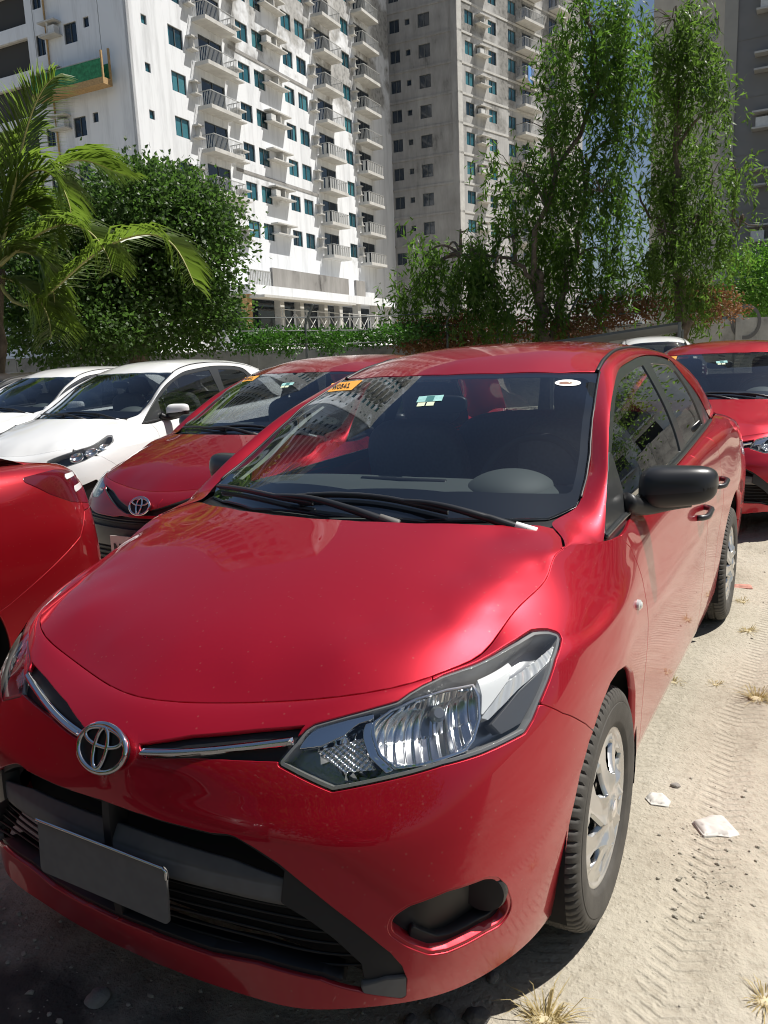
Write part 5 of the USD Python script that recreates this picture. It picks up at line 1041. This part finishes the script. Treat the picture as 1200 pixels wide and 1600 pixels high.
    fgm, rgm, trm = panel(Off(SIDE, .009), fg.buffer(.004), .05, .003), panel(Off(SIDE, .009), rg.buffer(.004), .05, .003), panel(Off(SIDE, .001), tri, .03, .008, .002)
    Yb = np.linspace(.24, 2.62, 40); bl = MB().tube(np.stack([SIDE.bx(Yb) - .001, Yb, SIDE.bz(Yb) + .010], 1), .0085, 8)
    Ys = np.array([1.004, 1.06, 1.12, 1.2, 1.3, 1.45, 1.7, 2.0, 2.25, 2.45]); Xs = np.interp(Ys, [1.0, 1.11, 1.27, 1.47, 1.8, 2.2, 2.48], [.5225, .511, .497, .484, .478, .484, .4965])
    ditch = MB().tube(CubicSpline(Ys, np.stack([Xs, Ys, np.interp(Ys, [q[1] for q in GP[12:19]], [q[2] for q in GP[12:19]]) + .001], 1), axis=0)(np.linspace(1.004, 2.45, 40)), .0085, 8)
    wedge = np.array(GLASS_EDGE); gs = MB().tube(CubicSpline(np.arange(len(wedge)), wedge, axis=0)(np.linspace(0, len(wedge) - 1, 40)) + [.001, 0, .001], .0042, 6)
    for k, f in (("", lambda m: m), ("r", mirror)):
        put("side_frame", f(pil), paint, car)
        wf = put("window_frame", f(fm_), TRIM, car); put("front_side_window", f(fgm), SIDEGLASS, car); put("rear_side_window", f(rgm), SIDEGLASS, car)
        put("mirror_base_cover", f(trm), TRIM, car)
        put("belt_moulding", f(bl.get()) if k else bl.get(), TRIM, wf, True)
        put("roof_moulding", f(ditch.get()) if k else ditch.get(), BLACKP, car, True)
        put("screen_moulding", f(gs.get()) if k else gs.get(), BLACKP, win, True)
    rw = loft([[(0, 2.75, 1.37), (.3, 2.72, 1.365), (.50, 2.6, 1.33)], [(0, 2.90, 1.22), (.3, 2.88, 1.22), (.54, 2.80, 1.22)], [(0, 2.98, 1.06), (.3, 2.98, 1.06), (.60, 3.04, 1.08)]], 6, 16)
    put("rear_window", both(facing(rw, (0, 1, 1))), SIDEGLASS, car)
    # --- cowl and wipers
    E = [(x, y, z) for x, y, z in HOOD_EDGE if y > -.04 and x < .66 and z > .95][::-1]
    c1 = [(x, y - .02, z - .022) for x, y, z in E]; c2 = [(x * 1.0, (.03 + .42 * (x / .66) ** 2 * .6), .979 - .004 * x) for x, y, z in E]
    put("cowl_panel", both(facing(loft([c1, c2], 4, 30), (0, 0, 1))), BLACKP, car)
    for key, pts in (("wiper", OUTL["wip1"]), ("wiper", OUTL["wip2"])):
        b = WIND.ev(pts); nb = WIND.nrm(pts); n_ = len(b)
        cs = CubicSpline(np.arange(n_), b + nb * .016, axis=0); cp = CubicSpline(np.arange(n_), b + nb * .008, axis=0)
        e = n_ - 2
        a0 = cs(np.linspace(e - 1.2, n_ - 1, 14)); a0[:, 2] += .012 * np.sin(np.linspace(0, math.pi, 14)); pv = a0[-1] + [.10, .01, -.028]
        arm = np.vstack([a0, [pv]])
        W = MB().tube(arm, np.r_[np.linspace(.006, .012, 14), .014], 8).put("wiper_arm", SATIN, car, True)
        MB().tube(cs(np.linspace(0, e, 30)), .0075, 6).put("blade_frame", SATIN, W, True); MB().tube(cp(np.linspace(0, e, 30)), .0045, 6).put("blade_rubber", BLACKP, W, True)
        MB().tube([pv + [-.03, -.003, .012], pv + [.025, .003, -.002]], .0125, 8).put("pivot_cap", GREYP if len(pts) == 5 else WHITEST, W, True)
    # --- headlights
    lens = panel(BODY, hl.buffer(-.001), st, .02, .003)
    back = panel(Off(BODY, .062), hl.buffer(-.003), .03, 0); wall = panel(Off(BODY, .004), hl.buffer(-.002).difference(hl.buffer(-.0085)), .02, .058, .0005)
    items = []
    if front == "sedan" and fine:
        for nm, dpt, m_, rim in (("hl_chrome", .012, CHROME, .03), ("hl_turn", .030, DULLCHROME, .03), ("hl_white", .010, CLEAR, .03), ("hl_rib", .014, RIBBED, .03), ("hl_black", .016, LAMPDARK, .03)):
            pl = rounded(o(nm).intersection(hl.buffer(-.008)), .002)
            fn = dpt
            if nm == "hl_turn": fn = lambda q: .030 + .004 * np.sin(q[:, 0] * 420) * np.sin(q[:, 1] * 420)
            items.append((nm.replace("hl_", "").replace("rib", "ribbed_reflector").replace("white", "corner_reflector").replace("black", "lamp_fill").replace("turn", "turn_lamp").replace("chrome", "chrome_strip"), panel(Off(BODY, fn), pl, .004 if nm == "hl_turn" else .01, rim, .001), m_))
        bw = o("hl_bowl").intersection(hl.buffer(-.010)); cx, cy = .69, .605
        def bowl(q):
            r2 = ((q[:, 0] - cx) / .115) ** 2 + ((q[:, 1] - cy) / .10) ** 2
            k = np.floor((q[:, 0] - cx) / .017)
            return .022 + .038 * np.clip(1 - r2, 0, 1) + .005 * np.abs(((q[:, 0] - cx) / .017) - k - .5) * (q[:, 1] > .575) + .004 * (k % 2)
        items.append(("main_reflector", panel(Off(BODY, bowl), bw, .004, .012, .001), DULLCHROME))
        rg_ = o("hl_bowl").intersection(hl.buffer(-.006)); items.append(("reflector_ring", panel(Off(BODY, .014), o("hl_ring").union(rg_.difference(rg_.buffer(-.004))), .01, .008, .001), CHROME))
        P = BODY.ev([(.70, .625)])[0]; n_ = BODY.nrm([(.70, .625)])[0]
        items.append(("bulb", MB().tube([P - n_ * .055, P - n_ * .030, P - n_ * .018], [.013, .016, .010], 14).get(), LAMPGREY))
    else:
        c = hl.centroid
        for dx, dy, r in ((-.06, -.01, .05), (.07, .015, .05), (.19, .05, .03)):
            d = Point(c.x + dx, c.y + dy).buffer(r).intersection(hl.buffer(-.01))
            if d.area > 1e-4: items.append(("reflector", panel(Off(BODY, lambda q, a=c.x + dx, b=c.y + dy, r=r: .02 + .03 * np.clip(1 - ((q[:, 0] - a) ** 2 + (q[:, 1] - b) ** 2) / r ** 2, 0, 1)), d, .012, .02), DULLCHROME))
    for k, f in (("", lambda m: m), ("r", mirror)):
        h = put("headlight", f(lens), LENS, car)
        put("housing", f(back), LAMPDARK if front == "hatch" else LAMPGREY, h); put("bezel", f(wall), LAMPEDGE, h)
        for nm, m_, mt in items: put(nm, f(m_), mt, h, 30)
    # --- nose
    ins = []
    if front == "sedan":
        ugm = panel(Off(BODY, .014), ug.buffer(.004), .02, 0)
        for f in (lambda m: m, mirror): put("upper_grille", f(ugm), BLACKP, car)
        ch = rounded(o("chrome"), .0015); cm = panel(Off(BODY, lambda q: -.006 + .007 * np.clip(np.abs(q[:, 1] - (.5955 + .025 * (q[:, 0] - .1))) / .0125, 0, 1.2) ** 2), ch, .004, .016, .001)
        for f in (lambda m: m, mirror): put("chrome_bar", f(cm), CHROME, car)
        emblem(car, BODY.ev([(0, .590)])[0] + BODY.nrm([(0, .590)])[0] * .004, BODY.nrm([(0, .585)])[0])
        gr = UsdGeom.Xform.Define(stage, numbered(str(car.GetPath()) + "/lower_grille")).GetPrim()
        put("grille_backing", both(panel(Off(BODY, .10), Lg.buffer(.02), .03, 0)), VOID, gr)
        wl = panel(Off(BODY, .010), Lg.difference(Lg.buffer(-.010)).intersection(sbox(-1, .07, 5, 5)), .02, .05, .001); put("grille_surround", both(wl), BLACKP, gr)
        for k, t_ in enumerate(np.arange(.085, .25, .024)):
            s_ = np.linspace(-.66, .66, 50); q = np.stack([s_, np.full(50, t_)], 1)
            q = q[shapely.contains_xy(grille.union(affinity.scale(grille, -1, 1, origin=(0, 0))).buffer(.002), q[:, 0], q[:, 1])]
            if len(q) > 3: MB().tube(BODY.ev(q) - BODY.nrm(q) * .034, .0032, 6).put("grille_slat", BLACKP, gr, True)
        for t_ in (.345, .362):
            q = np.stack([np.linspace(-.29, .29, 30), np.full(30, t_)], 1); MB().tube(BODY.ev(q) - BODY.nrm(q) * .040, .003, 6).put("grille_slat", BLACKP, gr, True)
        bar = rounded(Polygon([(-.6, .292), (0, .306), (.30, .296), (.42, .278), (.50, .24), (.52, .205), (.41, .219), (.26, .226), (0, .222), (-.6, .22)]).intersection(grille.buffer(.0).union(affinity.scale(grille, -1, 1, origin=(0, 0)))), .004)
        bm = panel(Off(BODY, lambda q: .012 + .6 * np.clip(np.abs(q[:, 1] - .255) - .022, 0, 1)), bar.intersection(sbox(0, -1, 5, 5)), .02, .03, .003); put("bumper_beam", both(bm), GREYP, car)
        fr_ = rounded(Polygon([(.45, .30), (.54, .207), (.625, .133), (.655, .09), (.66, .066), (.58, .075), (.57, .11), (.51, .165), (.46, .205), (.41, .235), (.42, .31)]).intersection(Lg.buffer(.001)), .003)
        low = rounded(Polygon([(.576, .062), (.62, .073), (.655, .07), (.659, .014), (.62, .010), (.585, .034)]).intersection(sbox(0, .004, 2, 2)), .004)
        fm2, lm2 = panel(Off(BODY, lambda q: .006 + .012 * np.clip((.30 - q[:, 1]), 0, 1)), fr_, .012, .04, .002), panel(Off(BODY, .001), low, .012, .015, .003)
        lip = panel(Off(BODY, .02), sbox(-.01, .035, .60, .09).intersection(Lg), .02, .0)
        for f in (lambda m: m, mirror): put("grille_side_trim", f(fm2), BLACKP, car); put("bumper_corner_trim", f(lm2), GREYP, car)
        pl = UsdGeom.Xform.Define(stage, numbered(str(car.GetPath()) + "/number_plate")).GetPrim()
        pv = np.array(rounded(sbox(-.19, -.059, .19, .059), .012).exterior.coords); pv = trimesh.creation.extrude_polygon(Polygon(pv), .005, engine="earcut"); pv.apply_transform(trimesh.transformations.rotation_matrix(math.pi / 2, [1, 0, 0])); pv.apply_transform(trimesh.transformations.rotation_matrix(-.06, [1, 0, 0])); pv.apply_translation([0, -.862, .416]); put("plate", pv, GREYP, pl)
        pf = MB().tube([(-.19, -.866, .478), (.183, -.866, .478), (.191, -.866, .472), (.191, -.866, .455)], .0035, 6).put("plate_frame", CHROME, pl, True)
        fg_in = fog
        fb = panel(Off(BODY, lambda q: .034 + .12 * np.clip(q[:, 0] - .68, 0, .2)), fog.buffer(.004), .02, 0); fw = panel(Off(BODY, .003), fog.difference(fog.buffer(-.005)), .01, .07, .002)
        P0 = BODY.ev([(.782, .190)])[0]; n0 = BODY.nrm([(.76, .19)])[0]; d0 = np.array([.18, -.98, -.05]); d0 /= np.linalg.norm(d0)
        fcap = MB().tube([P0 - d0 * .10, P0 - d0 * .050, P0 - d0 * .043, P0 - d0 * .043], [.050, .048, .044, .001], 32).get()
        fring = rounded(fog.buffer(-.004).difference(affinity.scale(fog, .80, .78, origin=(.79, .185))).intersection(sbox(.66, 0, 2, 1)), .003); fr2 = panel(Off(BODY, .022), fring, .012, .03, .003)
        for f in (lambda m: m, mirror):
            fp = put("fog_recess", f(fw), paint, car); put("recess_back", f(fb), BLACKP, fp); put("fog_cover", f(fcap) if f is mirror else fcap, BLACKP, fp, 40); put("recess_ring", f(fr2), BLACKP, fp)
    elif front == "facelift":
        put("upper_grille", both(panel(Off(BODY, .02), fl_up.buffer(.004), .03, 0)), BLACKP, car)
        gw = panel(Off(BODY, .002), fl_up.difference(fl_up.buffer(-.006)).intersection(sbox(0, 0, 2, 2)), .02, .03, .002); put("grille_surround", both(gw), SATIN, car)
        tr = panel(Off(BODY, -.002), rounded(Polygon([(0, .545), (.06, .55), (.11, .585), (.12, .66), (0, .655)]), .004), .03, .02); put("grille_centre", both(tr), paint, car)
        emblem(car, BODY.ev([(0, .590)])[0] + BODY.nrm([(0, .590)])[0] * .008, BODY.nrm([(0, .585)])[0], 1.1)
        put("lower_grille", both(panel(Off(BODY, .03), fl_low.buffer(.006), .03, 0)), BLACKP, car)
        for t_ in (.12, .15, .18, .21, .40, .425):
            q = np.stack([np.linspace(-.66, .66, 40), np.full(40, t_)], 1); MB().tube(BODY.ev(q) - BODY.nrm(q) * .02, .006, 6).put("grille_slat", BLACKP, car, True)
        q = rounded(Polygon([(0, .34), (.62, .35), (.68, .27), (.55, .23), (0, .23)]), .01); put("bumper_beam", both(panel(Off(BODY, .006), q, .03, .03)), SATIN, car)
        pl = UsdGeom.Xform.Define(stage, numbered(str(car.GetPath()) + "/number_plate")).GetPrim()
        pv = trimesh.creation.box([.38, .006, .135]); pv.apply_translation([-.02, -.872, .43]); put("plate", pv, PLATEW, pl)
        tx = meshkit.text_mesh("NE", .062, .002, True); tx.apply_transform(trimesh.transformations.rotation_matrix(math.pi / 2, [1, 0, 0])); tx.apply_translation([-.19, -.8765, .39]); put("plate_letters", tx, INK, pl)
    else:
        for nm, gp in (("upper_grille", g1), ("lower_grille", g2), ("fog_recess", fogp)):
            put(nm, both(panel(Off(BODY, .025), gp.buffer(.006), .03, 0)), BLACKP, car)
        emblem(car, BODY.ev([(0, .60)])[0] + BODY.nrm([(0, .60)])[0] * .004, BODY.nrm([(0, .6)])[0], .9)
    # --- mirrors
    mm = mirror_mat or SATIN
    sph = trimesh.creation.icosphere(4); v = np.array(sph.vertices)
    sg = lambda a, e: np.sign(a) * np.abs(a) ** e
    x, y, z = sg(v[:, 0], .46), sg(v[:, 1], .62), sg(v[:, 2], .60)
    xx = .865 + .107 * x
    zz = 1.017 + z * (.054 + .014 * (1 - x) / 2) + .006 * x
    yy = .625 + np.where(y < 0, y * (.088 - .03 * (x + 1) / 2 - .012 * np.maximum(z, 0)), y * .02) + .035 * ((x + 1) / 2) ** 2
    hv, hf = np.stack([xx, yy, zz], 1), np.array(sph.faces); hc = hv[hf].mean(1); up_ = (hc[:, 2] > 1.006 + .10 * (hc[:, 0] - .86)) & (hc[:, 1] < .66)
    part_ = lambda sel, g: (lambda u, inv: (hv[u] + (hv[u] - [.865, .62, 1.017]) * g, inv.reshape(-1, 3)))(*np.unique(hf[sel], return_inverse=True))
    hcap, hlow = part_(up_, .012), part_(np.ones(len(hf), bool), -.012)
    base = MB().tube(CubicSpline([0, .3, .65, 1], np.array([(.738, .50, .985), (.775, .56, .962), (.82, .60, .962), (.90, .635, .972)]), axis=0)(np.linspace(0, 1, 14)), np.linspace(.030, .019, 14), 12).get()
    for k, f in (("", lambda m: m), ("r", mirror)):
        mo = put("door_mirror", f(hcap) if k else hcap, mm, car, True); put("mirror_housing", f(hlow) if k else hlow, BLACKP, mo, True); put("mirror_arm", f(base) if k else base, BLACKP, mo, True)
        gl_ = panel(Field([(.79, .648, .97), (.96, .675, .985), (.79, .648, 1.07), (.96, .675, 1.055), (.87, .66, 1.02)], 1, -1.0, sym=False), rounded(Polygon([(.795, .978), (.955, .985), (.957, 1.05), (.80, 1.068)]), .01), .03, .004); put("mirror_glass", f(gl_), CHROME, mo)
    # --- wheels, underside, interior
    for side in (1, -1):
        wheel(car, .735, 0, side, 12 + 20 * side, steer, None if fine else TYRE_LOW); wheel(car, .735, 2.55, side, 31 - 9 * side, 0, None if fine else TYRE_LOW)
    MB().box((-.50, -.66, .215), (.50, -.36, .24)).box((-.68, -.36, .215), (.68, 3.2, .24)).box((-.50, -.5, .24), (.50, -.1, .72)).box((-.47, -.3, .18), (.47, .3, .6)).box((-.45, 2.2, .18), (.45, 2.9, .5)).put("underbody", VOID, car)
    MB().tube([(-.62, 0, .30), (.62, 0, .30)], .035, 10).tube([(-.62, 2.55, .30), (.62, 2.55, .30)], .035, 10).put("axles", VOID, car)
    MB().box((-.68, .10, .24), (.68, .125, .93)).box((-.70, .1, .24), (.70, 2.9, .27)).put("cabin_floor", VOID, car)
    dash = loft([[(0, .10, .955), (.3, .13, .955), (.55, .22, .955), (.66, .30, .95)], [(0, .36, 1.005), (.3, .38, 1.005), (.55, .42, .995), (.66, .46, .975)], [(0, .62, 1.012), (.3, .62, 1.012), (.55, .62, 1.0), (.67, .62, .975)], [(0, .72, .84), (.3, .72, .84), (.55, .70, .82), (.67, .68, .82)]], 14, 24)
    put("dashboard", both(facing(dash, (0, 0, 1))), DASH, car, True)
    hood_ = trimesh.creation.icosphere(3); vv = np.array(hood_.vertices) * [.15, .16, .080] + [.37, .54, .985]; put("instrument_hood", (vv, np.array(hood_.faces)), DASH, car, True)
    t = np.linspace(0, 2 * math.pi, 49); ring = np.stack([.185 * np.cos(t), np.zeros(49), .185 * np.sin(t)], 1)
    M_ = lambda p: np.asarray(p) @ np.array([[1, 0, 0], [0, math.cos(-.45), math.sin(-.45)], [0, -math.sin(-.45), math.cos(-.45)]]) + [.34, .82, .965]
    MB().tube(M_(ring), .015, 8, False).tube(M_([(-.18, 0, 0), (0, .02, -.02), (.18, 0, 0)]), .02, 8).tube(M_([(0, .02, 0), (0, .01, -.18)]), .02, 8).put("steering_wheel", BLACKP, car, True)
    MB().tube([(-.16, .50, 1.018), (.0, .49, 1.02), (.16, .50, 1.018)], .012, 8).put("dash_vent", BLACKP, car, True)
    def soft(size, at_, tilt=0.0):
        s_ = trimesh.creation.icosphere(3); w = np.array(s_.vertices); w = np.sign(w) * np.abs(w) ** .5 * np.array(size) / 2
        c_, n_ = math.cos(tilt), math.sin(tilt); w = np.stack([w[:, 0], c_ * w[:, 1] - n_ * w[:, 2], n_ * w[:, 1] + c_ * w[:, 2]], 1)
        return w + at_, np.array(s_.faces)
    for sx in (.36, -.36):
        S_ = put("front_seat", soft((.48, .14, .62), (sx, 1.35, .86), .30), FABRIC, car, True); put("headrest", soft((.27, .10, .19), (sx, 1.46, 1.22), .2), FABRIC, S_, True); put("seat_cushion", soft((.48, .5, .16), (sx, 1.1, .55)), FABRIC, S_, True)
        put("headrest_post", MB().tube([(sx - .07, 1.43, 1.1), (sx - .07, 1.45, 1.2)], .007, 6).tube([(sx + .07, 1.43, 1.1), (sx + .07, 1.45, 1.2)], .007, 6).get(), DULLCHROME, S_)
    put("rear_seat", soft((1.22, .16, .6), (0, 2.32, .84), .35), FABRIC, car, True)
    put("interior_mirror", soft((.22, .03, .065), (0, .80, 1.255)), BLACKP, car, True)
    for f in (lambda m: m, mirror):
        Gp = [np.array(g) + [-.035, .03, -.03] for g in GP[6:13]]; Gq = [np.array(d) + [-.02, .02, -.01] for d in DP[6:13]]
        put("pillar_lining", f(facing(loft([Gp, Gq], 4, 20), (-1, 0, 0))), PILLARIN, car)
    if stickers:
        sp = put("registration_sticker", panel(Off(WIND, -.0015), o("sticker_orange"), .03, .0), ORANGE, win)
        a, b_, c_, d_ = (np.array(p) for p in OUTL["sticker_orange"])
        tx = meshkit.text_mesh("W0541", .06, .0006, True); tv = np.array(tx.vertices); ex = tv[:, 0].max()
        u = tv[:, 0] / ex; w_ = tv[:, 1] / .06
        q = (a + (d_ - a) * .14 + (b_ - a) * .22) + np.outer(u * .74, d_ - a) + np.outer(w_ * .5, b_ - a)
        put("sticker_number", (WIND.ev(q) + WIND.nrm(q) * (.003 + tv[:, 2:]), np.array(tx.faces)), INK, win)
        t4 = [np.array(p) for p in OUTL["sticker_teal"]]; u_, v_ = t4[1] - t4[0], t4[3] - t4[0]
        sub = lambda x0, x1, y0, y1: Polygon([t4[0] + u_ * x + v_ * y for x, y in ((x0, y0), (x1, y0), (x1, y1), (x0, y1))])
        for nm, r_, mt, dz in (("pass_sticker", (0, 1, 0, .62), TEALST, .0015), ("sticker_print", (.34, .66, .06, .58), TEALDARK, .002), ("small_sticker", (.08, .38, .68, 1.05), LIMEST, .0015), ("small_sticker", (.44, .74, .68, 1.05), LIMEST, .0015)):
            put(nm, panel(Off(WIND, -dz), sub(*r_), .03, 0), mt, win)
        ov = o("sticker_oval"); c_ = np.array(ov.centroid.coords[0]); P4 = [np.array(p) for p in OUTL["sticker_oval"]]; A_, B_ = (P4[2] - P4[0]) / 2, (P4[1] - P4[3]) / 2
        el = lambda k, j, off=(0, 0): Polygon([c_ + A_ * (k * math.cos(t_) + off[0]) + B_ * (j * math.sin(t_) + off[1]) for t_ in np.linspace(0, 2 * math.pi, 40)])
        put("oval_sticker", panel(Off(WIND, -.0015), el(1, 1), .03, 0), WHITEST, win); put("sticker_print", panel(Off(WIND, -.002), el(.5, .42, (-.18, -.1)), .03, 0), BROWNPR, win); put("sticker_print", panel(Off(WIND, -.002), el(.3, .3, (.35, .05)), .03, 0), LIMEST, win)
    return car
# ---------------------------------------------------------------- the parked cars
hero = build_car("red_sedan", "nearest red sedan with chrome bar headlights, filling the picture", "car", RED)
copy_of(hero, "red sedan at right edge, parked behind the nearest one", (.326, 5.26, 0), math.radians(1.2))
build_car("red_sedan", "dusty red sedan at left with a black grille and plate reading NE", "car", RED_DUSTY, (-2.156, 2.124, 0), math.radians(2.0), front="facelift", fine=False)
build_car("red_sedan", "bright red sedan cut by left edge, its tail lamp towards the camera", "car", RED_SOLID, (-2.697, -2.716, 0), math.radians(-4.2), front="facelift", fine=False, stickers=False)
wh = build_car("white_hatchback", "white hatchback between the dusty red sedan and the other white car", "car", WHITE, (-4.785, 2.971, 0), math.radians(2.7), (.96, .9, 1.03), front="hatch", fine=False, mirror_mat=WHITE, stickers=False)
copy_of(wh, "farther white hatchback at left edge, mostly behind the nearer white one", (-7.35, 3.95, 0), math.radians(2.0), scale=(.96, .9, 1.02))
copy_of(wh, "white car far behind, only its roof showing over the red roofs", (-2.2, 15.2, 0), math.radians(-165), scale=(1.0, .95, 1.12))
dk = build_car("dark_grey_car", "dark grey car at far left, barely showing past the white cars", "car", DARKPAINT, (-10.3, 4.9, 0), math.radians(2.0), front="hatch", fine=False, stickers=False)
copy_of(dk, "unseen dark grey car added behind the camera to darken the nearest sedan bumper", (-.75, -3.75, 0), math.radians(176), scale=(1.05, 1.0, 1.2))  # added out of view so the nose mirrors something dark
copy_of(hero, "red sedan parked opposite, behind the camera, mirrored in the nearest sedan's fender", (2.9, -5.6, 0), math.radians(181))
